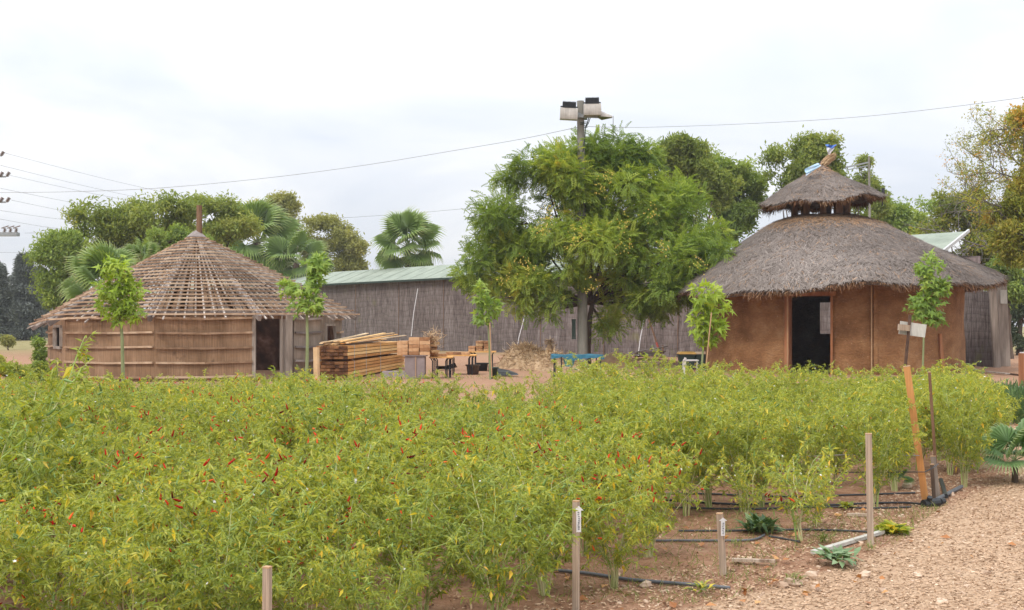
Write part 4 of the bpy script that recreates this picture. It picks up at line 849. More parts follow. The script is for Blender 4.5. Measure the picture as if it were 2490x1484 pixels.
# ------------------------------------------------------------------ overhead lines
def cable(pts, r_, label, name='overhead_cable', group='overhead cables', mat='cable'):
    # pts: (px,py,Y) smoothed by piecewise sag
    P = [np.array(tuple(W(*p))) for p in pts]; out = []
    for i in range(len(P) - 1):
        a = P[max(0, i - 1)]; b = P[i]; c = P[i + 1]; d = P[min(len(P) - 1, i + 2)]
        for t in np.linspace(0, 1, 6, endpoint=False): out.append(.5 * ((2 * b) + (-a + c) * t + (2 * a - 5 * b + 4 * c - d) * t * t + (-a + 3 * b - 3 * c + d) * t ** 3))
    out.append(P[-1]); m = MB().tube(out, r_ * .42, 5, caps=False); return single(name, m, M[mat], P[0], label, 'cable', group)
cable([(-60, 469, 52), (150, 467, 50), (380, 458, 48), (650, 433, 46), (900, 400, 44), (1130, 362, 42), (1270, 338, 41), (1408, 309, 40.4)], .022, 'long sagging cable running from the lamp pole to the left edge')
cable([(1424, 308, 40.4), (1560, 310, 39.5), (1800, 302, 38), (2060, 287, 36), (2300, 262, 34), (2600, 222, 32)], .018, 'cable running from the lamp pole to the upper right edge')
cable([(820, 531, 90), (1000, 519, 85), (1180, 503, 80)], .03, 'short visible piece of cable above the lone fan palm')
for i, (a, b_, l) in enumerate([((10, 372), (520, 495), 'topmost of the lines fanning out from the power pole at the left edge'), ((0, 402), (470, 508), 'second line from the top leaving the power pole at the left edge'),
        ((25, 427), (450, 512), 'third line from the top leaving the power pole, from its middle insulators'), ((0, 458), (400, 528), 'fourth line from the top leaving the power pole'),
        ((28, 487), (330, 540), 'fifth line from the top, leaving the lower insulators'), ((0, 512), (280, 545), 'sixth line from the top at the left edge'), ((0, 533), (240, 566), 'seventh line, lowest of the fan of lines')]):
    mx_, my_ = (a[0] + b_[0]) / 2, (a[1] + b_[1]) / 2 + 4
    cable([(a[0], a[1], 70), (mx_, my_, 80), (b_[0], b_[1], 90)], .024, l)
cable([(60, 567, 70), (130, 566, 76), (260, 563, 90)], .025, 'nearly level line going right from the switch platform of the power pole')
cable([(-20, 614, 70), (60, 615, 76), (240, 618, 90)], .02, 'lowest faint level line above the conifers')
pp = thing('power_pole', (X(-45, 70), 70, 0), 'power pole at the left edge, only its arms and insulators showing', 'power pole')
MB().tube([(X(-45, 70), 70, 0), (X(-45, 70), 70, 13.5)], [.2, .13], 10).build('pole', M['pole'], pp)
for py, tipx in ((380, 0), (430, 14), (492, 14), (572, 42)):
    o = MB().beam(W(-80, py, 70), W(tipx, py, 70), .10, .09).build('cross_arm', M['steel'], pp)
    for dx in (0, -16) if py < 560 else (0, -14, -28):
        x_ = tipx - 4 + dx + (6 if py < 560 else 0); h_ = 16 if py < 560 else 24
        m = MB(); p0 = W(x_, py, 69.95); p1 = W(x_ + (7 if py < 560 else 2), py - h_ * .7, 69.95); m.tube([p0, p1], .05, 6)
        for q in np.linspace(.25, .9, 4): c_ = p0.lerp(p1, q); m.tube([c_ - (p1 - p0).normalized() * .02, c_ + (p1 - p0).normalized() * .02], .11, 8)
        if py > 560: m.beam(p1 + Vector((-.2, 0, .0)), p1 + Vector((.22, 0, .14)), .08, .05)
        m.build('insulator', M['insul'], pp)
MB().box(W(20, 570, 70), (1.2, .5, .22)).build('switch_platform', M['steel'], pp)
# slender pole and twin arm lamp behind the cap
tp = thing('slim_mast', (X(2118, 62), 62, 0), 'slim grey mast with two arms right of the thatch cap', 'mast')
MB().tube([(X(2118, 62), 62, 0), W(2113, 380, 62)], [.1, .06], 8).build('mast', M['pole'], tp)
MB().beam(W(2055, 408, 62), W(2112, 395, 62), .06, .08).beam(W(2058, 414, 62), W(2110, 403, 62), .05, .05).build('arm', M['steel'], tp)
single('thin_aerial', MB().tube([W(1491, 282, 41.5), W(1491, 345, 41.5)], .014, 5), M['cable'], W(1491, 345, 41.5), 'thin upright rod sticking out of the tree top right of the floodlights', 'rod')
single('thin_aerial', MB().tube([W(2146, 500, 60), W(2147, 462, 60)], .03, 5).tube([W(2147, 474, 60), W(2148, 458, 60)], .08, 6), M['black_metal'], W(2146, 500, 60), 'small dark tipped rod just right of the thatch cap eave', 'rod')
# far road
b = MB().box((-60, 158, .55), (90, .3, .55)); single('road_barrier', b, M['white_trim'], (-60, 158, 0), 'low pale road barrier beyond the conifers at the left edge', 'barrier')
single('roadside_cabinet', MB().box(W(70, 822, 140) + Vector((0, 0, .2)), (2.0, .6, 1.6)).box(W(70, 822, 140) + Vector((0, 0, 1.05)), (2.2, .7, .12)), M['steel'], W(70, 832, 140), 'small blue grey cabinet on the road verge at the far left', 'cabinet')
single('road_sign_post', MB().tube([W(37, 838, 120), W(37, 800, 120)], .06, 6).box(W(37, 800, 120), (.5, .05, .3)), M['steel'], W(37, 838, 120), 'thin grey post beside the far road at the left', 'post')

# ------------------------------------------------------------------ timber stack, tables, junk
def rotz(a): return np.array([[math.cos(a), -math.sin(a), 0], [math.sin(a), math.cos(a), 0], [0, 0, 1]])
S0 = np.array([X(846, 31.6), 31.6]); S1 = np.array([X(982, 40.4), 40.4]); sd_ = (S1 - S0) / np.linalg.norm(S1 - S0); sl_ = np.array([-sd_[1], sd_[0]])
if sl_[0] > 0: sl_ = -sl_
SL = np.linalg.norm(S1 - S0); SW = .88
def bundle(z0, layers, lh, label, du0, du1, mats):
    o = Vector((S0[0], S0[1], 0)); t = thing('timber_bundle', o + Vector((0, 0, z0)), label, 'timber', 'strapped timber bundles by the lattice hut')
    for L in range(layers):
        z = z0 + lh * (L + .5); m = MB(); nb = 7
        for i in range(nb):
            w = SW / nb; j = random.random() * .06; a = S0 + sd_ * (du0 + j) + sl_ * (w * (i + .5)); b = S0 + sd_ * (SL + du1 + random.random() * .3) + sl_ * (w * (i + .5)) ; v = random.random()
            bb = MB(); m.beam((*a, z), (*b, z), w - .008, lh - .018, var=v)
            m.beam((*(a - sd_ * .012), z), (*(a + sd_ * .002), z), w - .006, lh - .016, var=v, mi=1)
        m.build('board_layer', mats, t)
    for u in (.8, 2.4, 4.6): 
        a = S0 + sd_ * u; p = [(*(a - sl_ * .008), z0 + .01), (*(a - sl_ * .008), z0 + layers * lh + .004), (*(a + sl_ * (SW + .008)), z0 + layers * lh + .004)]
        MB().beam(p[0], p[1], .03, .006, up=tuple(np.append(sl_, 0))).beam(p[1], p[2], .03, .006).build('strap', M['white_trim'], t)
    return t
bundle(.04, 5, .095, 'lower strapped bundle of orange timber, resting on the ground beside the lattice hut', 0, 0, [M['timber'], M['timber_end']])
bundle(.57, 4, .095, 'upper strapped bundle of orange timber, lying on the lower one', -.05, .4, [M['timber'], M['timber_end']])
single('spacer_block', MB().beam((*(S0 + sd_ * .6), .54), (*(S0 + sd_ * .6 + sl_ * SW), .54), .1, .05).beam((*(S0 + sd_ * 6), .54), (*(S0 + sd_ * 6 + sl_ * SW), .54), .1, .05), M['timber_end'], (*S0, .54), 'wooden spacers in the dark gap between the two timber bundles', 'spacer')
for i in range(16):
    u0 = random.random() * .9; u1 = SL * (.55 + .5 * random.random()); o0 = .04 + .8 * random.random(); o1 = min(max(o0 + (random.random() - .5) * .5, 0), .9)
    zz_ = .965 + .02 * (i % 5); z1 = zz_ + (.03 + .26 * random.random() if i > 5 else .02)
    a = (*(S0 + sd_ * u0 + sl_ * o0), zz_ + .01 * (i // 5)); b = (*(S0 + sd_ * u1 + sl_ * o1), z1)
    m = MB().beam(a, b, .07 + .04 * random.random(), .028, var=random.random())
    single('loose_board', m, M['timber_pale' if i % 3 else 'timber'], a, 'loose pale board thrown on top of the upper timber bundle', 'board', 'loose boards on the timber bundles')
for i, (pz) in enumerate((.15, .35, .55)):
    p = G(763, 921); m = MB().beam((p.x - .1 + .05 * i, p.y + .5, pz), (p.x + .02 * i, p.y + 4, pz + .02), .14, .16, var=.2); single('squared_beam', m, M['timber_end'], (p.x, p.y, pz), 'dark squared beam stacked at the hut side of the timber bundles', 'beam', 'dark beams left of the bundles')
# chipboard box with mud bricks
cb = thing('chipboard_box', G(1008, 922), 'grey mauve chipboard box carrying a pile of mud bricks', 'box')
p = G(1008, 922); bt_ = .64
MB().box((p.x, p.y + .3, bt_ / 2), (.56, .5, bt_)).build('body', M['grey_board'], cb); MB().box((p.x, p.y + .3, bt_ + .012), (.66, .58, .024)).build('top', M['grey_board'], cb)
MB().beam((p.x + .03, p.y + .035, 0), (p.x + .03, p.y + .035, bt_ - .01), .02, .02, up=(0, 1, 0)).build('corner_strip', M['cane'], cb)
def brick(c, size, rz, label, group, mat='brick', n=4):
    r_ = np.random.default_rng(int(abs(c[0] * 1000 + c[1] * 77 + c[2] * 999))); V = []
    bm = MB(); s = np.linspace(-1, 1, n)
    for ax in range(3):
        for sg in (-1, 1):
            A_, B_ = np.meshgrid(s, s); C_ = np.full_like(A_, sg); P = [A_, B_, C_]; Q = [None] * 3; Q[ax] = C_; Q[(ax + 1) % 3] = A_; Q[(ax + 2) % 3] = B_
            P = np.stack(Q, -1); k = np.prod(np.sqrt(1 - P ** 2 / 9), axis=-1); P = P * np.array(size) / 2; P += .012 * snoise(P + np.array(c), 5, 14)[..., None] * norm(P)
            bm.grid(P @ rotz(rz).T + np.array(c), var=.5)
    v = r_.random()
    for a in bm.A: a[:] = v
    return single('mud_brick', bm, M[mat], c, label, 'brick', group)
for L in range(5):
    for i in range(3):
        for j in range(2):
            if L == 4 and (i == 0): continue
            brick((p.x - .34 + i * .31 + .01 * random.random(), p.y + .14 + j * .26, bt_ + .03 + .10 * L + .05), (.29, .24, .095), (random.random() - .5) * .08, 'mud brick in the pile on the chipboard box', 'mud bricks on the chipboard box')
for i in range(9):
    brick((p.x + .42 + .16 * random.random(), p.y + .2 + .2 * random.random(), bt_ + .08 + .055 * i), (.24, .22, .07), random.random(), 'crumbling straw mud brick at the right end of the pile on the chipboard box', 'crumbling bricks on the chipboard box', 'brick_rough')
m = MB(); n = 260; r = np.random.default_rng(9); pp_ = np.array([p.x + .5, p.y + .15, bt_ + .5]) + r.normal(size=(n, 3)) * (.13, .1, .12)
m.scatter([(0, -.5, 0), (1, -.25, 0), (1, .25, 0), (0, .5, 0)], [(0, 1, 2, 3)], frames(r.normal(size=(n, 3)) + (.3, 0, .4), r.normal(size=(n, 3)), .1 + .1 * r.random(n), np.full(n, .012)), pp_, r.random(n))
single('straw_tuft', m, M['hay'], (p.x + .5, p.y + .15, bt_ + .5), 'tuft of loose straw on the right end of the brick pile', 'straw')
def table(x0, x1, Y, z, depth, label, mat='timber', yaw=0.0):
    cx = (X(x0, Y) + X(x1, Y)) / 2; w = X(x1, Y) - X(x0, Y); t = thing('trestle_table', (cx, Y + depth / 2, 0), label, 'table', 'trestle tables with mud bricks')
    MB().box((cx, Y + depth / 2, z - .02), (w, depth, .035)).build('table_top', M[mat], t)
    for sx in (-1, 1):
        for sy in (-1, 1):
            q = (cx + sx * w * .36, Y + depth / 2 + sy * depth * .38); m = MB().tube([(q[0], q[1], 0), (q[0], q[1], z - .12), (q[0] + sx * .05, q[1], z - .04)], .019, 6)
            m.tube([(q[0] - sx * .10, q[1], 0), (q[0] - sx * .10, q[1], z - .12), (q[0] - sx * .05, q[1], z - .04)], .019, 6); m.build('leg', M['black_metal'], t)
        MB().tube([(cx + sx * w * .36, Y + depth * .12, .22), (cx + sx * w * .36, Y + depth * .88, .22)], .012, 5).build('brace', M['black_metal'], t)
    return cx, w
TABS = [(1043, 1100, 32.6, .615, .9, 'nearest trestle table, next to the chipboard box'), (1082, 1158, 34.8, .615, 1.0, 'middle trestle table covered with drying mud bricks'), (1138, 1206, 37.6, .66, 1.0, 'farthest trestle table, carrying stacked mud bricks behind the sapling')]
for ti, (a, b, Y, z, dp, l) in enumerate(TABS):
    cx, w = table(a, b, Y, z, dp, l)
    for i in range(int(w / .24)):
        for j in range(3):
            if ti == 0 and (i + j) % 2: continue
            for L in range((4 if i > 0 else 2) if ti == 2 else (2 if (ti == 1 and i % 4 == 3) else 1)):
                brick((cx - w / 2 + .13 + i * .24, Y + .17 + j * .30 + .02 * random.random(), z + .04 + L * .085), (.215, .25, .075), (random.random() - .5) * .25,
                      ('mud brick drying on the nearest trestle table', 'mud brick drying on the middle trestle table', 'mud brick stacked on the farthest trestle table')[ti], 'mud bricks on the ' + ('nearest', 'middle', 'farthest')[ti] + ' table', 'brick' if random.random() < .6 else 'brick_rough', 3)
def tub(px, py, r0, r1, h, mat, label, name='tub', cat='tub', sq=1.0):
    p = G(px, py); t = MB().lathe([(0.01, .02), (r0, 0.0), (r1, h), (r1 + .03, h + .005), (r1 + .03, h - .03), (r1 - .02, h - .02), (r0 - .03, .05), (.01, .05)], (p.x, p.y, 0), 24); return single(name, t, M[mat], p, label, cat, None, True)
tub(1150, 911, .17, .20, .30, 'bark', 'brown bucket on the ground under the farthest trestle table', 'bucket', 'bucket')
tub(1172, 902, .17, .20, .26, 'black_plastic', 'small black bucket right of the brown one', 'bucket', 'bucket')
tub(1200, 921, .10, .12, .32, 'dark_trim', 'dark green tub standing behind the thin sapling with the cane', 'bucket', 'bucket')
m = MB(); q = G(1228, 916); m.raw([(q.x - .34, q.y, .02), (q.x + .40, q.y - .1, .05), (q.x + .12, q.y + .7, .16), (q.x - .40, q.y + .7, .26), (q.x - .30, q.y + .05, .16), (q.x + .36, q.y, .1)], [(0, 1, 5, 4), (4, 5, 2, 3), (0, 4, 3), (1, 2, 5)])
single('rubber_sheet', m, M['black_plastic'], q, 'folded black rubber sheet on the ground right of the sapling with the cane', 'sheet')
m = MB(); q = G(960, 918); m.raw([(q.x - .35, q.y, 0), (q.x + .35, q.y, 0), (q.x + .40, q.y + .1, .17), (q.x - .38, q.y + .1, .17), (q.x + .40, q.y + .5, .17), (q.x - .38, q.y + .5, .17)], [(0, 1, 2, 3), (3, 2, 4, 5), (0, 3, 5)])
single('grey_trough', m, M['grey_board'], q, 'low grey trough at the foot of the timber bundles, left of the chipboard box', 'trough')
m = MB(); q = W(1085, 900, 38.5); m.grid(cloth((q + Vector((-.35, 0, .1)), q + Vector((.3, 0, .22)), q + Vector((.35, .5, .05)), q + Vector((-.3, .5, -.02))), 8, .05, 1)); single('crumpled_sheet', m, M['black_plastic'], q, 'dark crumpled sheet under the nearest trestle table', 'sheet')

def mound(px, py, rx, ry, h, mat, label, name, cat, seed, straw=0, smat='hay', extra=None, Y=None, rough=.16):
    p = G(px, py) if Y is None else Vector((X(px, Y), Y, 0)); n = 40; s = np.linspace(0, 1, 22); a = np.linspace(0, 2 * math.pi, n + 1); S, A = np.meshgrid(s, a, indexing='ij')
    P = np.stack([p.x + rx * S * np.cos(A), p.y + ry * S * np.sin(A), 0 * S], -1); prof = np.clip(1 - S ** 1.8, 0, 1) ** .9
    P[..., 2] = h * prof * (1 + rough * 1.6 * snoise(P, seed, 2.4)) + .03 * snoise(P, seed + 1, 9) * prof - .01; P[-1, :, 2] = -.03
    o = thing(name, p, label, cat); MB().grid(P).build('heap', M[mat], o, smooth=False)
    if straw:
        r = np.random.default_rng(seed); i = r.integers(0, 21, straw); j = r.integers(0, n, straw); q = P[i, j] + (P[i + 1, j] - P[i, j]) * r.random((straw, 1)); q[:, 2] += .01
        m = MB().scatter([(0, -.5, 0), (1, -.25, -.1), (1, .25, -.1), (0, .5, 0)], [(0, 1, 2, 3)], frames(r.normal(size=(straw, 3)) * (1, 1, .4) + (0, 0, .12), r.normal(size=(straw, 3)) * .4 + (0, 0, 1), .10 + .22 * r.random(straw), np.full(straw, .018)), q, r.random(straw)); m.build('straws', M[smat], o)
    return o
mound(1285, 900, 1.15, 1.4, .80, 'mound', 'big heap of dry hay between the trestle tables and the blue table', 'hay_heap', 'hay', 71, 3500, Y=41.0)
mound(1350, 905, 1.2, 1.0, .52, 'mound', 'lower paler hay heap spreading under the blue table', 'hay_heap', 'hay', 72, 2200, Y=38.5)
mound(1337, 860, .22, .2, .95, 'mound', 'dark tufted clump of hay on top of the big hay heap', 'hay_clump', 'hay', 73, 500, Y=40.5)
mound(1235, 905, .8, .8, .22, 'pile_dirt', 'small heap of reddish dirt behind the black rubber sheet', 'dirt_heap', 'dirt', 74, 100, Y=42)
mound(1500, 905, .9, .7, .55, 'sack', 'tan heap covered with sacking, right of the blue table', 'sacking_heap', 'heap', 75, 0, Y=42, rough=.08)
mound(1620, 905, 1.3, .8, .18, 'pile_dirt', 'flat heap of brown rubble under the scrap planks', 'rubble_heap', 'rubble', 76, 200, Y=43)
m = MB()
for i in range(9):
    x0 = 1535 + random.random() * 15; x1 = 1590 + random.random() * 40; Y_ = 43.2 + random.random() * .8; z = .12 + .045 * i; a = Vector((X(x0, Y_), Y_, z)); b = Vector((X(x1, Y_), Y_ + random.random() * .5, z + random.random() * .04))
    single('scrap_plank', MB().beam(a, b, .13, .03, var=random.random()), M['wood_brown' if i % 3 else 'wood_grey'], a, 'old scrap plank in the low pile leaning by the reed wall', 'plank', 'scrap planks by the reed wall')
a = Vector((X(1545, 43.4), 43.4, .5)); b = Vector((X(1622, 43.6), 43.6, .72)); single('scrap_plank', MB().beam(a, b, .16, .03), M['wood_grey'], a, 'grey plank sloping up to the right on top of the scrap pile', 'plank', 'scrap planks by the reed wall')
# blue table
q = Vector((X(1405, 30.3), 30.3, 0)); bt = thing('covered_table', q, 'work table under a blue tarpaulin in front of the hay heap', 'table')
hw = .68; P = []; 
for v in np.linspace(0, 1, 9):
    row = []
    for u in np.linspace(-1, 1, 22):
        e = max(abs(u) - .97, 0) / .03; zz_ = .72 + .012 * math.sin(u * 9 + v * 3) + .01 * math.sin(v * 8)
        row.append((q.x + u * hw, q.y + .8 * v, zz_))
    P.append(row)
m = MB().grid(np.array(P)); fr = np.array([[(q.x + u * hw * (1 + .01 * k), q.y - .01 * k, (.72 + .012 * math.sin(u * 9)) - (.10 + .035 * math.sin(u * 5 + 2)) * k / 3 * (1 + .12 * math.sin(u * 23))) for u in np.linspace(-1, 1, 40)] for k in range(4)]); m.grid(fr)
for sx in (-1, 1): m.grid(np.array([[(q.x + sx * hw * (1 + .01 * k), q.y + .8 * v, .72 - .09 * k / 3) for v in np.linspace(0, 1, 12)] for k in range(4)]))
m.build('tarpaulin', M['blue_tarp'], bt); MB().box((q.x, q.y + .4, .69), (1.3, .74, .04)).build('table_top', M['wood_brown'], bt)
for sx, sy in ((-1, .04), (-.72, -.02), (1, .04), (.9, .7), (-1, .7)): MB().tube([(q.x + sx * .60, q.y + sy, 0), (q.x + sx * .60, q.y + sy, .68)], .02, 6).build('leg', M['black_metal'], bt)
MB().beam((q.x - .45, q.y + .02, .13), (q.x + .3, q.y + .02, .13), .03, .03).build('rail', M['steel'], bt)
tb_ = MB().lathe([(.10, .42), (.16, .60), (.17, .62), (.155, .60), (.09, .43), (.01, .43)], (q.x - .22, q.y + .12, 0), 18); single('hanging_bucket', tb_, M['teal'], (q.x - .22, q.y + .12, .42), 'pale blue bucket hanging under the blue covered table', 'bucket')
# bins
for px, w_, mt, l in ((1669, 40, 'orange_lid', 'dark bin with a bright orange yellow lid against the reed wall'), (1706, 34, 'cream_lid', 'dark bin with a faded cream lid, half hidden by the mud hut corner')):
    Y_ = 39.5; q = Vector((X(px, Y_), Y_, 0)); b_ = thing('waste_bin', q, l, 'bin', 'lidded bins by the mud hut'); ww = w_ / F * Y_; z = .52
    m = MB(); s = ww / 2
    def ring4(h, k): return [(q.x - s * k, q.y - s * k, h), (q.x + s * k, q.y - s * k, h), (q.x + s * k, q.y + s * k, h), (q.x - s * k, q.y + s * k, h)]
    m.raw(ring4(0, .78) + ring4(z, .95), [(0, 1, 5, 4), (1, 2, 6, 5), (2, 3, 7, 6), (3, 0, 4, 7)]); m.raw(ring4(z, 1.0) + ring4(z - .05, 1.0), [(0, 1, 5, 4), (1, 2, 6, 5), (2, 3, 7, 6), (3, 0, 4, 7)]); m.build('body', M['dark_trim'], b_)
    m = MB(); m.raw(ring4(z + .005, 1.05) + ring4(z + .05, 1.02) + ring4(z + .09, .82), [(0, 1, 5, 4), (1, 2, 6, 5), (2, 3, 7, 6), (3, 0, 4, 7), (4, 5, 9, 8), (5, 6, 10, 9), (6, 7, 11, 10), (7, 4, 8, 11), (8, 9, 10, 11)]); m.build('lid', M[mt], b_)
q = Vector((X(1680, 33), 33, 0)); bs = thing('white_bench', q, 'small worn white bench in front of the two lidded bins', 'bench')
m = MB(); m.box((q.x + .02, q.y + .15, .50), (.40, .35, .035)); m.build('seat', M['white'], bs)
MB().beam((q.x - .20, q.y, .0), (q.x - .16, q.y, .48), .05, .05, up=(0, 1, 0)).beam((q.x - .17, q.y + .3, .0), (q.x - .17, q.y + .3, .48), .05, .05, up=(0, 1, 0)).beam((q.x - .19, q.y + .0, .50), (q.x - .15, q.y, .58), .06, .05, up=(0, 1, 0)).build('leg', M['white'], bs)
MB().beam((q.x + .22, q.y + .3, 0), (q.x + .22, q.y + .3, .48), .05, .05, up=(0, 1, 0)).build('leg', M['white'], bs)
# ropes and leaning pole on the reed wall
def depth_at(px):   # distance of the shed wall seen at picture column px
    k = (px - CX) / F; d = fd; # FA + s*d ; x = k*y
    s = (k * FA[1] - FA[0]) / (d[0] - k * d[1]); return FA[1] + s * d[1]
for (x0, y0, x1, y1, l) in ((1016, 702, 1000, 818, 'white rope slanting down the reed wall above the trestle tables'), (1276, 768, 1253, 868, 'white rope slanting down the reed wall left of the lamp pole'), (1568, 768, 1550, 880, 'white rope slanting down the reed wall right of the lamp pole')):
    Y_ = depth_at(x0) - .6; single('guy_rope', MB().tube([W(x0, y0, Y_), W((x0 + x1) / 2 - 2, (y0 + y1) / 2, Y_ - .4), W(x1, y1, Y_ - .8)], .022, 5), M['white'], W(x1, y1, Y_ - .8), l, 'rope', 'ropes on the reed wall')
Y_ = depth_at(1590) - 1.2; t = thing('leaning_pole', W(1613, 884, Y_), 'thin brown pole with a red patch leaning against the reed wall', 'pole')
MB().tube([W(1613, 884, Y_), W(1575, 768, Y_ + .5)], .045, 7).build('shaft', M['wood_brown'], t); MB().tube([W(1601, 848, Y_ + .12), W(1596, 833, Y_ + .2)], .055, 7).build('red_patch', M['red_paint'], t)
MB().tube([W(1612, 862, Y_), W(1612, 840, Y_)], .04, 6).build('side_peg', M['wood_brown'], t)
# right edge: brown stand, boards, hose
q = Vector((X(2496, 27.5), 27.5, 0)); t = thing('display_stand', q, 'brown wooden stand with a white top, cut off by the right edge', 'stand')
MB().box((q.x - .1, q.y, .42), (.05, .3, .84)).box((q.x + .14, q.y, .80), (.43, .3, .04)).box((q.x + .35, q.y, .42), (.05, .3, .84)).build('frame', M['door_wood'], t); MB().box((q.x + .13, q.y + .1, .40), (.40, .03, .74)).build('dark_panel', M['black_metal'], t); MB().box((q.x + .14, q.y, .845), (.46, .34, .04)).build('white_top', M['white'], t)
a = G(2362, 905); b = G(2450, 913); single('ground_board', MB().beam(a + Vector((0, 0, .06)), b + Vector((0, 0, .05)), .16, .04), M['wood_grey'], a, 'long grey board lying on bare ground right of the mud hut', 'board')
a = G(2448, 911); b = G(2500, 917); single('dark_rod', MB().tube([a + Vector((0, 0, .03)), b + Vector((0, 0, .03))], .03, 6), M['rust'], a, 'dark rod on the ground beyond the end of the long grey board', 'rod')
a = G(2440, 955); b = G(2520, 951); single('thick_hose', MB().tube([a + Vector((0, 0, .05)), a.lerp(b, .5) + Vector((0, 0, .07)), b + Vector((0, 0, .05))], .06, 8), M['pipe_grey'], a, 'thick dark blue grey hose on the ground at the right edge', 'hose', None, True)

# ------------------------------------------------------------------ saplings
LV, LF_ = lobed()
def sapling(px, base_y, top_y, Y, blobs, n, size, mat, label, seed, tr=.022, lean=0, cane=None, vb=0.0):
    r = np.random.default_rng(seed); o = Vector((X(px, Y), Y, 0)); t = thing('young_tree', o, label, 'sapling', 'saplings in front of the huts')
    bl_ = [(X(b[0], Y), Y + (r.random() - .5) * .15, EYE + (HY - b[1]) / F * Y, b[2] / F * Y, b[2] / F * Y * .9, b[3] / F * Y) for b in blobs]
    P, D = crown_points(bl_, n, seed, shell=.6, gap=-.5, gapf=4, lump=.3)
    d = D * .6 + r.normal(size=(n, 3)) * .55; d[:, 2] -= .35; up = r.normal(size=(n, 3)) * .45 + (0, -.45, 1); L = size * 1.35 * (.65 + .6 * r.random(n))
    var = np.clip(.45 + vb + .2 * snoise(P, seed, 4) + .13 * r.normal(size=n) + .35 * (P[:, 2] - P[:, 2].mean()) / (np.ptp(P[:, 2]) + .01) * .6, 0, 1)
    MB().scatter(LV, LF_, frames(d, up, L), P, var).build('crown', M[mat], t)
    zt = EYE + (HY - top_y) / F * Y; m = MB(); xt = X(px + lean, Y)
    m.tube([(o.x, Y, 0), (o.x + (xt - o.x) * .4 + .02, Y, zt * .4), (o.x + (xt - o.x) * .75 - .01, Y, zt * .75), (xt, Y, zt)], [tr, tr * .85, tr * .6, tr * .25], 7)
    for b in bl_:
        s_ = np.array([o.x + (xt - o.x) * .7, Y, max(.3, b[2] - b[5] * .9)]); m.tube([s_, (s_ + np.array(b[:3])) / 2 + (0, 0, .03), b[:3]], [tr * .4, tr * .3, tr * .15], 5)
    m.build('trunk', M['sap_bark'], t); return t
sapling(300, 935, 650, 27.5, [(282, 655, 30, 28), (272, 700, 36, 24), (318, 705, 27, 24), (258, 742, 27, 22), (305, 738, 30, 26), (300, 685, 18, 28), (325, 765, 20, 14), (290, 770, 20, 14)], 520, .20, 'sap_yellow', 'yellow green sapling in front of the left part of the lattice hut', 81, tr=.045, lean=-12)
sapling(745, 940, 640, 26.5, [(765, 645, 28, 26), (742, 690, 38, 26), (703, 700, 20, 16), (770, 700, 20, 26), (752, 740, 32, 24), (750, 670, 22, 24)], 430, .18, 'sap_green', 'green sapling in front of the right end of the lattice roof', 82, tr=.042, lean=2, vb=.08)
sapling(1192, 918, 700, 32, [(1168, 700, 12, 16), (1172, 728, 18, 16), (1188, 750, 26, 20), (1172, 775, 20, 18), (1200, 740, 12, 14)], 260, .18, 'sap_green', 'slim sapling tied to a cane beside the trestle tables', 83, tr=.028, lean=-10, vb=.15)
single('garden_cane', MB().tube([W(1196, 918, 31.8) * 1.0, W(1191, 786, 31.8)], .018, 6), M['cane'], W(1196, 918, 31.8), 'pale upright cane tied beside the slim sapling', 'cane')
sapling(1705, 895, 700, 32.5, [(1715, 712, 44, 22), (1690, 735, 30, 22), (1745, 740, 34, 24), (1715, 765, 30, 20), (1740, 795, 26, 18), (1705, 800, 22, 18), (1725, 825, 22, 16), (1765, 750, 18, 14)], 380, .25, 'sap_yellow', 'large leaved bright sapling at the left corner of the mud hut', 84, tr=.032, lean=8)
single('garden_cane', MB().tube([W(1717, 890, 31.9), W(1730, 760, 31.9)], .018, 6), M['cane'], W(1717, 890, 31.9), 'slanting cane beside the bright sapling at the mud hut corner', 'cane')
sapling(2243, 895, 650, 32, [(2252, 645, 28, 24), (2248, 680, 26, 26), (2285, 700, 20, 20), (2260, 705, 26, 22), (2240, 735, 28, 20), (2262, 750, 28, 22), (2268, 778, 18, 14), (2295, 690, 14, 14), (2230, 765, 14, 10)], 620, .20, 'sap_green', 'green sapling standing in front of the right part of the mud hut', 85, tr=.03, lean=4, vb=0)
# sign on rod
t = thing('garden_sign', (X(2196, 19), 19, 0), 'tilted bleached board on a rusty rod in front of the mud hut', 'sign')
MB().tube([W(2190, 1012, 19), W(2213, 766, 19)], .026, 7).build('rod', M['rust'], t)
R_ = Matrix.Rotation(rad(8), 3, 'Y'); MB().box(W(2219, 801, 19.05), (.435, .022, .215), R_).build('board', M['sign_board'], t)
MB().box(W(2198, 797, 18.95), (.19, .05, .10), Matrix.Rotation(rad(5), 3, 'Y')).build('wood_block', M['stake'], t)

# ------------------------------------------------------------------ stakes
def stake(px, base_y, top_y, w, label, mat='stake', lean=0, cut=0.0, zb=None, th=None, Y=None, name='wooden_stake', group='wooden stakes in the plot'):
    Y = EYE * F / (base_y - HY) if Y is None else Y; a = Vector((X(px, Y), Y, -.12)); b = W(px + lean, top_y, Y); ww = w / F * Y; th = th or ww * .8
    yaw = .35; up = (math.sin(yaw), math.cos(yaw), 0); t = thing(name, Vector((a.x, Y, 0)), label, 'stake', group)
    m = MB(); m.beam(a, b, ww * .88, th, up=up); m.build('post', M[mat], t)
    tp_ = MB(); tp_.beam(b, b + (b - a).normalized() * .006, ww * .93, th * 1.04, up=up); tp_.build('cut_top', M['cane'], t); return t, a, b, ww
stake(2118, 1325, 1056, 17, 'tall bare grey stake at the corner of the bare soil patch', lean=-6)
t1, a1, b1, w1 = stake(1762, 1395, 1250, 17, 'short stake with a white arrow tag on the bare soil', lean=-12)
t2, a2, b2, w2 = stake(1400, 1500, 1220, 17, 'tall stake with a white arrow tag in the bottom middle of the picture', lean=1)
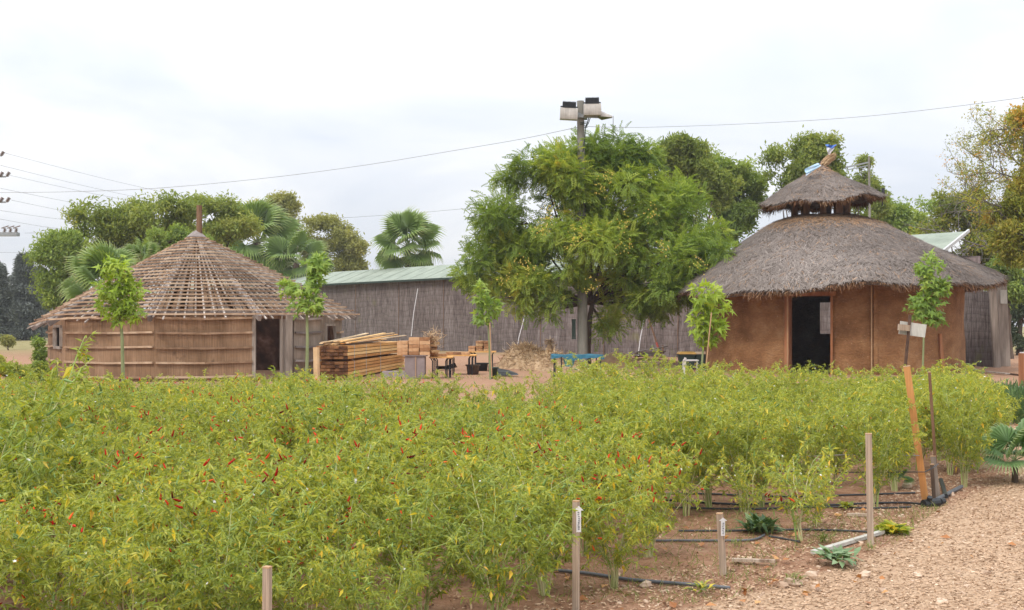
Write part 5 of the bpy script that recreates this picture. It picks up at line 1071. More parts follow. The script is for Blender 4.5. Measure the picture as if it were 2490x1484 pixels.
stake(648, 1540, 1381, 20, 'stake cut off by the bottom edge at the left', lean=2, Y=4.55)
stake(771, 960, 845, 13, 'pale stake standing in front of the timber bundles', lean=-2, mat='timber_pale')
stake(2257, 1232, 892, 18, 'bright orange leaning stake, tallest of all', 'stake_orange', lean=-52, th=.045)
stake(2283, 1215, 906, 8, 'thin brown leaning stake just right of the orange one', 'wood_brown', lean=-23)
stake(2285, 1215, 1110, 14, 'thick weathered stump of a stake at the black pipe joint', 'wood_grey', lean=-16)
stake(2274, 1225, 1130, 10, 'dark short stake hidden behind the orange one', 'bark', lean=-8)
stake(1413, 1060, 981, 7, 'small white topped stake poking out of the middle of the chilli plants', 'white', lean=0, Y=12)
stake(2453, 1032, 991, 10, 'stubby grey stake at the dark herb bed on the right', 'wood_grey', lean=6)
stake(2383, 1048, 1000, 8, 'small stake with pale wrapping left of the herb bed', 'wood_grey', lean=0)
def arrow(t, b, w, L):
    # flat tag with arrow head, thin plate, on the right front face
    m = MB(); c = b + Vector((w * .30, -.042, -.015)); s = .012; h = L
    pts = [(-s, 0), (s, 0), (s, h * .82), (s * 2.1, h * .82), (0, h), (-s * 2.1, h * .82), (-s, h * .82)]
    for (x_, z_) in pts: pass
    f = [c + Vector((x_, 0, z_ - h)) for x_, z_ in pts]; bk = [p + Vector((0, .004, 0)) for p in f]
    m.raw([tuple(p) for p in f + bk], [(0, 1, 2, 6)], 0.5); m.raw([tuple(p) for p in f], [(3, 4, 5)]); m.raw([tuple(f[0]), tuple(f[1]), tuple(bk[1]), tuple(bk[0])], [(0, 1, 2, 3)]); m.raw([tuple(f[1]), tuple(f[2]), tuple(bk[2]), tuple(bk[1])], [(0, 1, 2, 3)]); m.raw([tuple(f[0]), tuple(f[6]), tuple(bk[6]), tuple(bk[0])], [(0, 1, 2, 3)]); m.raw([tuple(p) for p in bk], [(0, 1, 2, 6)])
    o = m.build('arrow_tag', M['white'], t); k = MB(); zz_ = -h * .88
    while zz_ < -h * .22: k.box(c + Vector(((random.random() - .5) * .004, -.002, zz_)), (.009, .001, .004 + .003 * random.random())); zz_ += .0105
    k.build('lettering', M['ink'], o)
arrow(t2, b2, w2, .135); arrow(t1, b1, w1, .11)

# ------------------------------------------------------------------ drip lines
def hose(pts, r_, label, mat='pipe', group='drip irrigation hoses'):
    P = []; r_ = r_ * .75
    for i, p in enumerate(pts):
        g = G(*p); g.z = r_ + .004 + float(gz(g.x, g.y)); P.append(np.array(tuple(g)))
    out = []
    for i in range(len(P) - 1):
        a = P[max(0, i - 1)]; b = P[i]; c = P[i + 1]; d = P[min(len(P) - 1, i + 2)]
        for t in np.linspace(0, 1, 5, endpoint=False): out.append(.5 * ((2 * b) + (-a + c) * t + (2 * a - 5 * b + 4 * c - d) * t * t + (-a + 3 * b - 3 * c + d) * t ** 3))
    out.append(P[-1]); return single('drip_hose', MB().tube(out, r_, 8), M[mat], P[0], label, 'hose', group, True)
hose([(1500, 1204), (1700, 1206), (1900, 1209), (2080, 1204), (2225, 1200)], .011, 'black hose running behind the stems of the right hand chilli row')
hose([(1600, 1222), (1790, 1228), (1900, 1224), (2000, 1230), (2120, 1224), (2200, 1224), (2258, 1231)], .012, 'black hose ending at the pipe joint by the orange stake')
hose([(1600, 1238), (1750, 1240), (1850, 1238), (2000, 1234), (2120, 1240), (2215, 1238)], .010, 'front hose of the pair along the right hand chilli row')
hose([(1650, 1292), (1830, 1297), (1950, 1294), (2080, 1300), (2120, 1303)], .010, 'black hose crossing the bare soil to the tall grey stake')
hose([(1560, 1318), (1690, 1320), (1800, 1322), (1838, 1318), (1858, 1308)], .011, 'grey hose curling up behind the short tagged stake', 'pipe_grey')
hose([(1870, 1310), (1905, 1316), (1945, 1324)], .009, 'short piece of hose between the small plant and the white stick')
hose([(1300, 1390), (1420, 1400), (1520, 1412), (1600, 1418), (1700, 1426), (1775, 1434)], .014, 'thick blue grey hose in the foreground soil left of the tagged stake', 'pipe_grey')
jt = thing('pipe_joint', G(2262, 1236), 'black pipe joint with a dusty pipe stub at the foot of the orange stake', 'pipe')
g0 = G(2258, 1234); g1 = G(2338, 1190); MB().tube([g0 + Vector((0, 0, .03)), g1 + Vector((0, 0, .025))], .018, 8).build('pipe_stub', M['pipe_grey'], jt)
MB().tube([g0 + Vector((-.05, -.02, .03)), g0 + Vector((.10, .05, .035))], .036, 10).tube([g0 + Vector((.0, 0, .03)), g0 + Vector((.0, -.03, .09))], .022, 8).tube([g0 + Vector((.13, .09, .035)), g0 + Vector((.17, .12, .035))], .026, 8).build('elbow', M['black_plastic'], jt)
MB().tube([G(2300, 1215) + Vector((0, 0, .03)), G(2288, 1180) + Vector((0, 0, .05))], .02, 8).build('branch_pipe', M['black_plastic'], jt)
a = W(2249, 1148, 9.5); single('tie_wire', MB().tube([W(1690, 1140, 9.75), W(1900, 1146, 9.7), W(2060, 1149, 9.6), a], .0035, 4).tube([a, W(2268, 1138, 9.5), W(2282, 1128, 9.6)], .005, 4), M['pipe'], a, 'lower wire stretched from the orange stake along the chilli row', 'wire', 'trellis wires')
a = W(2236, 1108, 9.5); single('tie_wire', MB().tube([W(1500, 1103, 9.75), W(1800, 1116, 9.7), W(2060, 1106, 9.6), a], .0035, 4), M['cable'], a, 'upper wire stretched from the orange stake along the chilli row', 'wire', 'trellis wires')
# sticks on the ground
def stick(p, q, w, mat, label, name='fallen_stick', cat='stick', h=None):
    a = G(*p); b = G(*q); h = h or w * .5; return single(name, MB().beam(a + Vector((0, 0, h / 2 + .012)), b + Vector((0, 0, h / 2 + .02)), w, h, w1=w * .8), M[mat], a, label, cat)
stick((1978, 1352), (2146, 1304), .045, 'sign_board', 'pale bleached stick lying beside the tall grey stake')
stick((1780, 1369), (1885, 1376), .035, 'stake', 'broken piece of wood lying right of the short tagged stake')
stick((2060, 1258), (2110, 1262), .04, 'stake', 'short splinter of wood on the soil left of the pipe joint')

# ------------------------------------------------------------------ chilli plants
SEG6 = [(0, 0)]
def chilli_tmpl():
    V = []; n = 5; prof = [(0, .55, 0), (.15, 1, 0.01), (.5, .9, .05), (.8, .55, .13), (1, .08, .2)]
    for x_, r_, b_ in prof:
        for k in range(n): q = 6.283 * k / n; V.append((x_, r_ * math.cos(q), r_ * math.sin(q) + b_ * 4))
    Fs = [(i * n + k, i * n + (k + 1) % n, (i + 1) * n + (k + 1) % n, (i + 1) * n + k) for i in range(4) for k in range(n)]
    return np.array(V), np.array(Fs)
CV, CF = chilli_tmpl()
def chframes(d, L, Rr, r):
    d = norm(d); y = norm(np.cross(r.normal(size=d.shape), d)); z = np.cross(d, y); return np.stack([d * L[:, None], y * Rr[:, None], z * Rr[:, None]], -1)
FLV = [(0, 0, 0)] + [(math.cos(rad(a)) * (1 if i % 2 == 0 else .45), math.sin(rad(a)) * (1 if i % 2 == 0 else .45), .1) for i, a in enumerate(range(0, 360, 36))]; FLF = [(0, i + 1, (i + 1) % 10 + 1) for i in range(10)]
fruit_mesh = [MB().raw(CV, CF, (.05, .3, .5, .65, .8, .98)[k]).mesh('ripe_chilli', M['chilli_red'], smooth=True) for k in range(6)]
def chilli_plant(seed, H, R, nleaf, nred, ngreen, yb, nstem=11, leaf=.040, low=.02, red_low=.32):
    nleaf = int(nleaf * 1.75); leaf = min(leaf, .042)
    r = np.random.default_rng(seed); st = MB(); segs = []
    for i in range(nstem):
        a = 6.283 * (i + r.random() * .8) / nstem; rr = R * (.35 + .55 * r.random()); h = H * (.62 + .38 * r.random()); dx, dy = math.cos(a), math.sin(a)
        pts = []
        for t in np.linspace(0, 1, 7): pts.append(np.array([dx * rr * t ** 1.35 + .012 * r.normal(), dy * rr * t ** 1.35 + .012 * r.normal(), h * (t ** .9) * .98]))
        pts[0] = np.array([dx * .02, dy * .02, -.03]); st.tube(pts, np.linspace(.0045, .0016, 7), 4, np.clip(.75 - .0 + .2 * r.normal(), 0, 1), caps=False)
        for t0 in np.linspace(.20, .97, 10):
            k = min(5, int(t0 * 6)); f = t0 * 6 - k; p = pts[k] * (1 - f) + pts[k + 1] * f; b = a + r.normal() * 1.3; L = H * (.14 + .2 * r.random()); e = .25 + .7 * r.random()
            d = np.array([math.cos(b) * math.cos(e), math.sin(b) * math.cos(e), math.sin(e)]); p1 = p + d * L * .55; d2 = norm(d + r.normal(size=3) * .35 + (0, 0, .05)); p2 = p1 + d2 * L * .45
            st.tube([p, p1, p2], [.0028, .002, .0012], 3, .35, caps=False); segs += [(p, p1, 1.0), (p1, p2, 1.4)]
            for s_ in range(2):
                q = p1 + (p2 - p1) * r.random(); d3 = norm(d2 + r.normal(size=3) * .8 + (0, 0, .1)); q2 = q + d3 * L * .38; st.tube([q, q2], [.0016, .0009], 3, .3, caps=False); segs.append((q, q2, 1.3))
        segs += [(pts[4], pts[5], .8), (pts[5], pts[6], 1.2)]
    A = np.array([s[0] for s in segs]); B = np.array([s[1] for s in segs]); w = np.array([s[2] for s in segs]) * (.45 + np.clip((A[:, 2] + B[:, 2]) / 2 / H - low, 0, .5) * 1.9); w /= w.sum()
    def pick(n, minz=0):
        k = r.choice(len(A), n, p=w); t = r.random((n, 1)); return A[k] + (B[k] - A[k]) * t
    P = pick(nleaf); out = norm(P * (1, 1, 0) + 1e-6)
    d = out * .35 + r.normal(size=(nleaf, 3)) * .8; d[:, 2] = d[:, 2] * .55 - .18; up = r.normal(size=(nleaf, 3)) * .5 + (0, 0, 1); L = leaf * (.55 + .8 * r.random(nleaf)); wd = L * (.20 + .12 * r.random(nleaf))
    var = np.clip(.46 + yb + .12 * r.normal(size=nleaf) + .15 * (P[:, 2] / H - .6), 0.02, .86)
    yl = r.random(nleaf) < .012 + .018 * (P[:, 2] < H * .5); var[yl] = .88 + .12 * r.random(yl.sum()); L[yl] *= 1.3; wd[yl] *= 1.8; d[yl, 2] -= .8
    V2 = [(0, 0, 0), (.4, .5, .04), (1, 0, -.22), (.4, -.5, .04)]
    lf = MB().scatter(V2, [(0, 3, 2, 1)], frames(d, up, L, wd), P, var)
    if ngreen:
        p = pick(ngreen * 2); p = p[p[:, 2] > .5 * H][:ngreen]; k_ = len(p); L_ = .034 + .024 * r.random(k_)
        lf.scatter(CV, CF, chframes(norm(p * (1, 1, 0) + 1e-6) * .5 + r.normal(size=(k_, 3)) * .6 + (0, 0, .5), L_, L_ * .11 + .001, r), p + r.normal(size=(k_, 3)) * .02, r.random(k_), 1)
    root = [('stems', st.mesh('stems', M['chilli_stem'])), ('foliage', lf.mesh('foliage', [M['chilli_leaf'], M['chilli_green']]))]
    def fruit(n, nm, mat, z_, clus=True):
        if not n: return
        k = max(1, n // 2) if clus else n; C0 = pick(k * 3); C0 = C0[(C0[:, 2] > H * z_)][:k]
        if not len(C0): return
        i = r.integers(0, len(C0), n); p = C0[i] + r.normal(size=(n, 3)) * (.04 if clus else .02); out_ = norm(p * (1, 1, 0) + 1e-6); dd = out_ * .5 + r.normal(size=(n, 3)) * .6 + (0, 0, .5 if nm != 'hanging' else -.4)
        L_ = .031 + .022 * r.random(n); fr = chframes(dd, L_, L_ * .11 + .001, r)
        for q_ in range(n): root.append((nm, fruit_mesh[r.integers(0, 6)], Matrix(np.vstack([np.hstack([fr[q_], p[q_][:, None]]), [0, 0, 0, 1]]).tolist())))
    fruit(nred, 'ripe_chilli', 'chilli_red', red_low);
    nf = 12; p = pick(nf * 2); p = p[p[:, 2] > .6 * H][:nf]; p = p + norm(p * (1, 1, 0) + 1e-6) * .02
    root.append(('flowers', MB().scatter(FLV, FLF, frames(r.normal(size=(len(p), 3)) + (0, -1, 0), r.normal(size=(len(p), 3)) + (0, -.6, .8), np.full(len(p), .010)), p, np.full(len(p), .5)).mesh('flowers', M['petal'])))
    return root
def RED(k): return int(k * 1.7)
VAR = {
 'red': [chilli_plant(101, .80, .50, 2300, RED(42), 22, .08), chilli_plant(102, .76, .48, 2100, RED(30), 24, .10, leaf=.054), chilli_plant(103, .84, .52, 2400, RED(52), 20, .04)],
 'few': [chilli_plant(111, .80, .52, 2400, 7, 34, .0), chilli_plant(112, .78, .50, 2300, 10, 40, .06, leaf=.046), chilli_plant(113, .84, .48, 2300, 5, 30, -.04), chilli_plant(117, .74, .52, 2400, 12, 30, .10)],
 'green': [chilli_plant(121, .90, .40, 2300, 2, 26, .04, 11, leaf=.044, low=.30), chilli_plant(122, .94, .36, 2100, 1, 22, .08, 12, leaf=.042, low=.32), chilli_plant(123, .86, .42, 2300, 3, 26, .02, 11, leaf=.045, low=.30)],
 'sparse': [chilli_plant(131, .52, .26, 420, 3, 6, .14, 5, leaf=.055), chilli_plant(132, .60, .24, 480, 4, 8, -.06, 5, leaf=.055), chilli_plant(133, .44, .22, 380, 2, 5, .04, 4, leaf=.05)],
}
LAB = {'red': ('chilli bush full of ripe red fruit in the dense left plot', 'red fruited chilli bushes'), 'few': ('leafy chilli bush with mostly green fruit in the dense left plot', 'leafy chilli bushes'),
       'green': ('upright pale stemmed chilli bush in the rows towards the mud hut', 'upright chilli bushes on the right'), 'sparse': ('thin low chilli plant with bare soil around it', 'thin chilli plants')}
protos = {}
COUNT = [0]
def plant(kind, x_, y_, s, rz=None, label=None, lean=0.0):
    i = random.randrange(len(VAR[kind])); key = (kind, i)
    if key not in protos:
        t = thing('chilli_plant', (0, 0, 0), LAB[kind][0], 'chilli plant', LAB[kind][1])
        for nm, me, *mt in VAR[kind][i]:
            o = bpy.data.objects.new(nm, me); COL.objects.link(o); o.parent = t
            if mt: o.matrix_local = mt[0]
        protos[key] = (t, list(t.children)); c = t
    else:
        c = protos[key][0].copy(); COL.objects.link(c)
        for ch in protos[key][1]: d = ch.copy(); COL.objects.link(d); d.parent = c
    c.location = (x_, y_, float(gz(x_, y_))); c.rotation_euler = (random.gauss(0, .06), random.gauss(0, .06) + lean, random.random() * 6.28 if rz is None else rz); c.scale = (s * (.95 + .1 * random.random()),) * 2 + (s * (.94 + .12 * random.random()),)
    if label: c['label'] = label; c['group'] = ''; del c['group']
    COUNT[0] += 1; return c
rows = [(4.95, -.38), (5.75, .02), (6.6, .72), (7.5, 1.15), (8.5, 1.05), (9.15, 2.2), (9.6, 3.25), (10.6, 4.35), (11.7, 4.85), (12.8, 5.3), (14.0, 5.7), (15.3, 6.0)]
for Yr, xr in rows:
    x_ = -.47 * Yr - .2 + random.random() * .2
    while x_ < xr:
        yy = Yr + random.gauss(0, .12); px = CX + x_ / yy * F
        right = (px > 1430 and Yr > 9) or (px > 1350 and Yr > 12)
        redp = .22
        if px < 330: redp = .5
        if 560 < px < 900 and Yr < 11: redp = .65
        if 850 < px < 1420 and 7 < Yr < 12: redp = .8
        if px > 1440 and Yr < 9: redp = 1
        k = 'green' if right else ('red' if random.random() < redp else 'few')
        s = .95 + random.gauss(0, .11) + .07 * math.sin(x_ * 1.7 + Yr * 2.3)
        if Yr < 5: s *= .82; k = 'few'
        elif Yr < 6: s *= .94; k = 'sparse' if random.random() < (.3 if px > 1100 else .03) else k
        elif Yr < 7: s *= .96
        if Yr > 12.4 and not right: s = (1.0 if px < 850 else .93) + random.gauss(0, .06)
        if 11 < Yr < 13 and 1000 < px < 1400: s *= .93
        if right: s = (.97 if Yr < 11 else .92) + random.gauss(0, .07)
        if right and px < 1600 and Yr > 11: s *= .9
        if k == 'sparse': s *= 1.25
        if Yr == 9.15 and px < 1420: x_ += .35; continue
        near_stake = abs(px - 648) < 75 and Yr < 5
        if random.random() > .04 and not near_stake: plant(k, x_, yy, s)
        x_ += (.40 if right else .33 if Yr < 7 else .38 if Yr < 9 else .44) + random.random() * .10
for Yr in (16.6, 18.2):
    x_ = .05 * Yr + (.5 if Yr > 17 else 0)
    while x_ < .405 * Yr:
        plant('green', x_, Yr + random.gauss(0, .15), .93 + random.gauss(0, .07)); x_ += .50 + random.random() * .12
print('individual plants', COUNT[0])
# the far edge of the crop: one low mass of the same bushes
def merged(spots):
    acc = {}
    for kind, x_, y_, s_ in spots:
        i = random.randrange(len(VAR[kind])); a = random.random() * 6.28; R_ = rotz(a) * s_
        for nm, me, *mt in VAR[kind][i]:
            if nm == 'foliage': key = 'chilli leaves'
            else: key = me.materials[0].name
            V = np.empty(len(me.vertices) * 3, 'f4'); me.vertices.foreach_get('co', V); V = V.reshape(-1, 3)
            if mt: mm = np.array(mt[0]); V = V @ mm[:3, :3].T + mm[:3, 3]
            V = V @ R_.T + np.array((x_, y_, 0))
            A = np.empty(len(me.vertices), 'f4'); me.attributes['var'].data.foreach_get('value', A)
            L = np.empty(len(me.loops), 'i4'); me.loops.foreach_get('vertex_index', L); c = np.empty(len(me.polygons), 'i4'); me.polygons.foreach_get('loop_total', c)
            if len(set(c.tolist())) > 1: continue
            acc.setdefault(key, MB()).raw(V, L.reshape(-1, c[0]), A)
    mats = [bpy.data.materials[k] for k in acc]; m = MB()
    for mi, k in enumerate(acc):
        b = acc[k]; m.V += b.V; m.F += [f + m.n for f in b.F]; m.A += b.A; m.M += [np.full(len(f), mi) for f in b.F]; m.n += b.n
    return m, mats
spots = []
for Yr, p0, p1, sc0 in ((16.6, -60, 860, .78), (18.2, -60, 900, .72), (20.0, 200, 980, .66), (16.4, 860, 1010, .68)):
    x_ = X(p0, Yr)
    while x_ < X(p1, Yr): spots.append(('few' if random.random() < .8 else 'red', x_, Yr + random.gauss(0, .2), sc0 + random.gauss(0, .06))); x_ += .5 + random.random() * .15
m, mats = merged(spots); single('far_chilli_rows', m, mats, (0, 0, 0), 'low far edge of the chilli crop in front of the lattice hut', 'chilli crop', kind='stuff')
# single plants that stand out
plant('few', X(-5, 6.6), 6.6, 1.45, label='tallest chilli bush, standing up above the horizon at the left edge')
plant('few', X(62, 7.6), 7.6, 1.2, label='tall chilli bush right of the tallest one, a red fruit at its tip')
plant('few', X(150, 9.0), 9.0, 1.02, label='chilli bush with arching tips in front of the left end of the lattice hut')
plant('sparse', X(1930, 8.15), 8.0, 1.25, label='small yellow leaved chilli plant alone on the bare soil')
plant('sparse', X(1812, 8.75), 8.6, .95, label='small dark chilli plant with one red fruit on the bare soil')
plant('sparse', X(1975, 8.6), 8.5, 1.0, label='small pale chilli plant between the lone yellow one and the right row')
for px, Y_, s, l in ((430, 17.5, .95, 'scraggy green chilli bush before the wide wall of the lattice hut'), (640, 16.8, 1.0, 'yellowish chilli bush left of the lattice hut doorway'), (688, 17.0, 1.04, 'chilli bush with a red fruit in front of the lattice hut doorway'), (725, 18.5, 1.0, 'fine leaved bush right of the lattice hut doorway'),
                     (830, 17.5, 1.0, 'dark chilli bush in front of the timber bundles'), (960, 17.8, .85, 'chilli bush in front of the grey trough'), (1075, 17.2, .90, 'chilli bush in front of the nearest trestle table'), (1235, 17.0, .80, 'chilli bush in front of the black rubber sheet'), (1410, 17.6, 1.08, 'chilli bush covering the blue table legs'), (560, 16.5, .8, 'low chilli bush at the far edge below the lattice hut wall'), (330, 16.5, .85, 'chilli bush at the far edge below the left sapling')):
    plant('few' if px < 1000 else 'green', X(px, Y_), Y_, s, label=l)
for px, Y_, s in ((2345, 10.7, 1.0), (2310, 11.6, 1.0), (2375, 11.9, .85), (2330, 13.2, 1.0), (2385, 14.6, .85), (2300, 15, 1.0)):
    plant('green', X(px, Y_), Y_, s)
print('plants', COUNT[0])

# herb bed, dark bushes at right
for i, (px, Y_, s) in enumerate([(2405, 18.2, .5), (2440, 17.8, .55), (2478, 17.6, .6), (2500, 18.4, .6), (2460, 19.5, .6), (2425, 20.3, .5), (2395, 21.0, .4)]):
    r = np.random.default_rng(200 + i); n = 1500; o = Vector((X(px, Y_), Y_, 0)); d = norm(np.abs(r.normal(size=(n, 3))) * np.sign(r.normal(size=(n, 3)) * (1, 1, 0) + (0, 0, 5))); q = s * (.25 + .8 * r.random(n) ** .5) ; P = np.array(tuple(o)) + d * q[:, None] * (1.15, 1, .85)
    t = thing('herb_bush', o, ['blue green herb bush, leftmost in the front of the right hand bed', 'herb bush behind the stubby grey stake', 'herb bush right of the stubby grey stake', 'herb bush cut off by the right edge', 'herb bush in the second row of the bed', 'small herb bush further back in the bed', 'smallest, farthest herb bush by the last chilli plants'][i], 'herb', 'herb bushes at the right edge')
    MB().scatter([(0, 0, 0), (.5, .5, 0), (1, 0, 0), (.5, -.5, 0)], [(0, 1, 2, 3)], frames(d + (0, 0, .8) + r.normal(size=(n, 3)) * .3, r.normal(size=(n, 3)), .08 + .07 * r.random(n), np.full(n, .016)), P, np.clip(r.normal(.45, .2, n), 0, 1)).build('foliage', M['herb'], t)
    m = MB()
    for k in range(10): a = r.random() * 6.28; m.tube([o, o + Vector((math.cos(a) * s * .6, math.sin(a) * s * .6, s * .75))], [.006, .003], 4)
    m.build('stems', M['chilli_stem'], t)
m = MB(); c = W(2400, 968, 15.2); r = np.random.default_rng(4)
m.grid(cloth((c + Vector((-.05, 0, .10)), c + Vector((.04, 0, .10)), c + Vector((.06, .02, -.06)), c + Vector((-.03, .02, -.09))), 6, .02, 1)); single('pale_wrapper', m, M['orange_lid'], c, 'pale orange paper caught on the plants beside the herb bed', 'paper')
single('white_litter', MB().grid(cloth((G(-5, 905) + Vector((0, 0, .12)), G(30, 905) + Vector((0, 0, .1)), G(44, 915) + Vector((0, 0, .02)), G(-5, 915) + Vector((0, 0, .02))), 8, .08, 1)), M['flag_white'], G(10, 908), 'crumpled white litter on the ground left of the lattice hut', 'litter')

# dead weed in the foreground
o = W(372, 1470, 5.6); o.z = 0; t = thing('dead_weed', o, 'dry straw coloured seed stalk leaning among the front chilli plants', 'weed')
m = MB(); r = np.random.default_rng(15); s0 = np.array(tuple(o)); L_ = [((372, 1500), (352, 1420), (325, 1385), (292, 1352)), ((352, 1420), (365, 1405), (372, 1390)), ((340, 1405), (318, 1400), (305, 1398)), ((348, 1415), (330, 1425), (345, 1432)), ((325, 1385), (322, 1368), (312, 1356)), ((325, 1385), (308, 1382), (298, 1376)), ((360, 1450), (372, 1432), (398, 1426)), ((345, 1410), (362, 1398), (370, 1388))]
for pl in L_:
    P = [np.array(tuple(W(*p, 5.55))) for p in pl]; m.tube(P, np.linspace(.006, .0025, len(P)), 5)
    for a, b in zip(P, P[1:]):
        for k in range(9): q = a + (b - a) * r.random() + r.normal(size=3) * .006; m.tube([q, q + r.normal(size=3) * .012], [.005, .003], 4)
m.build('stalk', M['dry_weed'], t)
# rosettes and weeds
def rosette(px, py, R, mat, label, n, seed, h=.3, lw=.3, name='leafy_weed'):
    r = np.random.default_rng(seed); p = G(px, py); a = r.random(n) * 6.283; e = r.random(n) * h * 3; d = np.stack([np.cos(a), np.sin(a), e], -1); L = R * (.5 + .5 * r.random(n)); P = np.array(tuple(p)) + d * 0.05 * R + r.normal(size=(n, 3)) * (R * .25, R * .25, 0); P[:, 2] = .01 + .03 * r.random(n)
    return single(name, MB().scatter([(0, 0, 0), (.5, .5, .1), (1, 0, -.12), (.5, -.5, .1)], [(0, 3, 2, 1)], frames(d, r.normal(size=(n, 3)) * .2 + (0, 0, 1), L, L * lw), P, r.random(n)), M[mat], p, label, 'weed', 'weeds on the bare soil')
rosette(2035, 1372, .16, 'weed', 'silvery leaved weed in front of the pale bleached stick', 60, 1)
rosette(2170, 1300, .12, 'chilli_leaf', 'low yellow green weed right of the tall grey stake', 160, 2, lw=.35)
rosette(2060, 1240, .10, 'chilli_leaf', 'small bright weed at the front hose', 40, 3)
rosette(1850, 1300, .16, 'herb', 'dark low weed behind the short tagged stake', 120, 4, h=.6)
rosette(2000, 1325, .10, 'grass', 'grassy weed left of the pale bleached stick', 60, 5, h=.6, lw=.12)
rosette(1790, 1335, .07, 'grass', 'thin grassy tuft in front of the short tagged stake', 40, 7, h=.7, lw=.1)
rosette(2120, 1345, .07, 'grass', 'sparse dry tuft at the foot of the tall grey stake', 40, 8, h=.7, lw=.1)
rosette(1930, 1420, .08, 'grass', 'low dry tuft among the half buried stones', 50, 9, h=.4, lw=.12)
rosette(1700, 1445, .09, 'chilli_leaf', 'tiny weed at the end of the foreground hose', 26, 6)
# sparse grass on the soil
r = np.random.default_rng(66); n = 4200; Yg = 6.2 + 3.6 * r.random(n); xg = (bound(Yg) - 2.6 * r.random(n) ** 1.2); P = np.stack([xg, Yg, gz(xg, Yg)], -1); k = snoise(P, 67, 2.0) > .15; P = P[k]; n = len(P)
single('thin_grass', MB().scatter([(0, -.5, 0), (.6, -.3, .05), (1, 0, -.1), (.6, .3, .05), (0, .5, 0)], [(0, 1, 2, 3, 4)], frames(r.normal(size=(n, 3)) * (.7, .7, 0) + (0, 0, .7), r.normal(size=(n, 3)), .03 + .06 * r.random(n), np.full(n, .004)), P, r.random(n)), M['grass'], (0, 0, 0), 'thin sparse grass on the bare soil strip', 'grass', kind='stuff')
r = np.random.default_rng(76); n = 9000; Yg = 17 + 17 * r.random(n) ** 1.2; xg = -.45 * Yg + .9 * Yg * r.random(n); P = np.stack([xg, Yg, 0 * Yg], -1); k = snoise(P, 77, .8) > .05; P = P[k]; n = len(P)
single('yard_grass', MB().scatter([(0, -.5, 0), (.6, -.3, .05), (1, 0, -.1), (.6, .3, .05), (0, .5, 0)], [(0, 1, 2, 3, 4)], frames(r.normal(size=(n, 3)) * (.6, .6, 0) + (0, 0, .8), r.normal(size=(n, 3)), .05 + .13 * r.random(n) ** 1.5, np.full(n, .012)), P, np.clip(r.random(n) * .6 + .4, 0, 1)), M['grass'], (0, 0, 0), 'patchy dry grass on the yard between the field and the huts', 'grass', kind='stuff')
# chips, stones, fallen leaves
r = np.random.default_rng(68)
def sample_path(n, pw=1.5):
    Y_ = 5.6 + 14 * r.random(n) ** pw; xmax = .46 * Y_; b = bound(Y_) - .9; x_ = b + (xmax - b) * r.random(n); k = xmax > b; return np.stack([x_, Y_, gz(x_, Y_)], -1)[k]
P = sample_path(52000); n = len(P); P[:, 2] += .004
soilish = P[:, 0] < bound(P[:, 1]); keep = ~soilish | (r.random(n) < .4); P = P[keep]; n = len(P)
chipV = [(-.5, -.4, 0), (.5, -.5, .1), (.6, .4, 0), (-.4, .5, .15)]
v = np.clip(r.normal(.50, .20, n), 0, 1)
single('wood_chips', MB().scatter(chipV, [(0, 1, 2, 3)], frames(r.normal(size=(n, 3)) * (1, 1, .18), r.normal(size=(n, 3)) * .3 + (0, 0, 1), .008 + .030 * r.random(n) ** 2.5, .004 + .009 * r.random(n)), P, v), M['chips'], (0, 0, 0), 'pale wood chips strewn over the path', 'wood chips', kind='stuff')
n = 9000; Y_ = 5.5 + 14 * r.random(n) ** 1.3; x_ = -.45 * Y_ + (bound(Y_) + .45 * Y_) * r.random(n); P = np.stack([x_, Y_, gz(x_, Y_) + .004], -1)
single('soil_litter', MB().scatter(chipV, [(0, 1, 2, 3)], frames(r.normal(size=(n, 3)) * (1, 1, .3), r.normal(size=(n, 3)) * .4 + (0, 0, 1), .010 + .035 * r.random(n) ** 2, .004 + .012 * r.random(n)), P, np.clip(r.normal(.35, .25, n), 0, 1)), M['chips'], (0, 0, 0), 'bits of bark and straw on the reddish soil', 'litter', kind='stuff')
rocks = []
for s_ in range(3):
    rr = np.random.default_rng(300 + s_); V = []
    for i in range(5):
        th = math.pi * i / 4
        for k in range(7): q = 6.283 * k / 7; f = .6 + .6 * rr.random(); V.append((f * math.sin(th) * math.cos(q), f * math.sin(th) * math.sin(q) * .8, .55 * math.cos(th) * f))
    rocks.append((V, [(i * 7 + k, i * 7 + (k + 1) % 7, (i + 1) * 7 + (k + 1) % 7, (i + 1) * 7 + k) for i in range(4) for k in range(7)]))
m = MB()
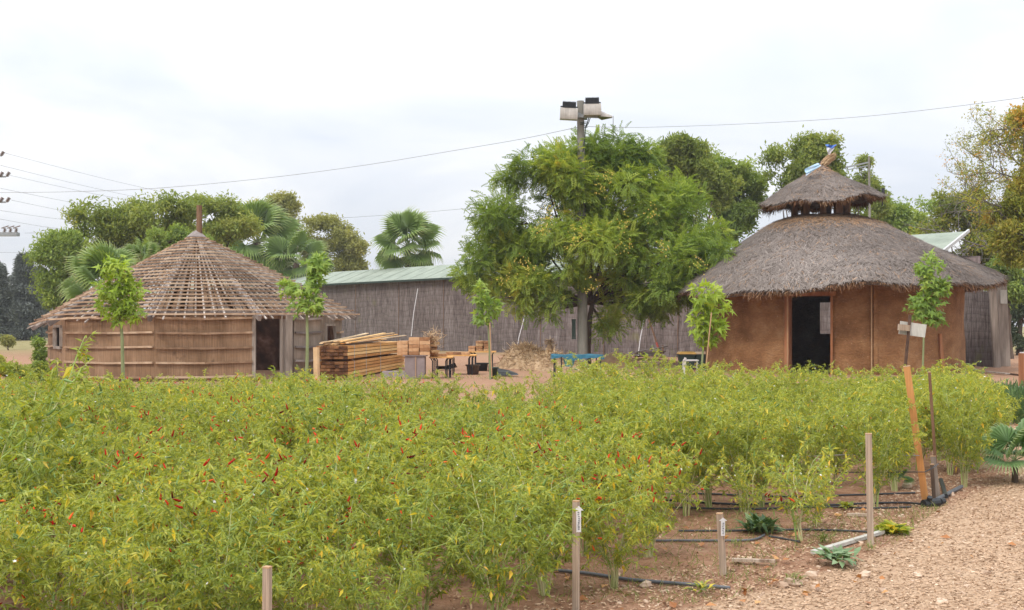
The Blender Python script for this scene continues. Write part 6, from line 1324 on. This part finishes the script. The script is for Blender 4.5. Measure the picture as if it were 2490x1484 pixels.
for s_ in range(3):
    P = sample_path(420, 1.3); n = len(P); P[:, 2] += .002; a = r.random(n) * 6.283; m.scatter(rocks[s_][0], rocks[s_][1], frames(np.stack([np.cos(a), np.sin(a), 0 * a], -1), np.tile((0, 0, 1.0), (n, 1)), .006 + .018 * r.random(n) ** 3), P, r.random(n))
single('gravel', m, M['stone'], (0, 0, 0), 'small pale stones scattered over the path', 'gravel', kind='stuff')
for i, (px, py, s_) in enumerate([(1970, 1400, .05), (2105, 1400, .05), (1925, 1420, .06), (1905, 1425, .045), (2148, 1440, .045), (2290, 1480 - 10, .05), (2205, 1185, .07), (2310, 1205, .06), (1570, 1425, .05), (1980, 1432, .04), (2400, 1395, .03), (2230, 1400, .035)]):
    p = G(px, py); V, Fs = rocks[i % 3]; a = i * 1.3; V = np.array(V) * s_ @ rotz(a).T + np.array(tuple(p)) + (0, 0, s_ * .08)
    single('stone', MB().raw(V, Fs, random.random()), M['stone'], p, 'pale stone half buried at the edge between soil and path', 'stone', 'larger stones along the path edge')
P = sample_path(90, 1.2); P2 = np.stack([X(1, 1) * 0 + (r.random(60) * 3 + -.8), 6 + 3 * r.random(60), np.full(60, .012)], -1); P = np.concatenate([P, P2]); n = len(P); P[:, 2] += .012
LVn = np.array([(-.5, 0, 0), (-.1, .35, .12), (.5, 0, .05), (-.1, -.35, .15)])
single('fallen_leaves', MB().scatter(LVn, [(0, 3, 2, 1)], frames(r.normal(size=(n, 3)) * (1, 1, .25), r.normal(size=(n, 3)) * .35 + (0, 0, 1), .03 + .05 * r.random(n)), P, r.random(n)), M['fallen'], (0, 0, 0), 'dry orange brown leaves fallen on the soil and path', 'leaves', kind='stuff')

# ------------------------------------------------------------------ light haze
hz = MB().box((0, 120, 20), (520, 300, 46)); m_, t_ = newmat('thin haze'); g = N(t_)
v = g.n('ShaderNodeVolumePrincipled', {'Color': (0.9, 0.93, 1.0, 1), 'Density': HAZE}); o_ = g.n('ShaderNodeOutputMaterial'); t_.links.new(v.outputs[0], o_.inputs['Volume'])
if HAZE > 0: o = hz.build('haze', m_); o['kind'] = 'stuff'; o['label'] = 'thin pale haze over the whole place'; o['category'] = 'haze'
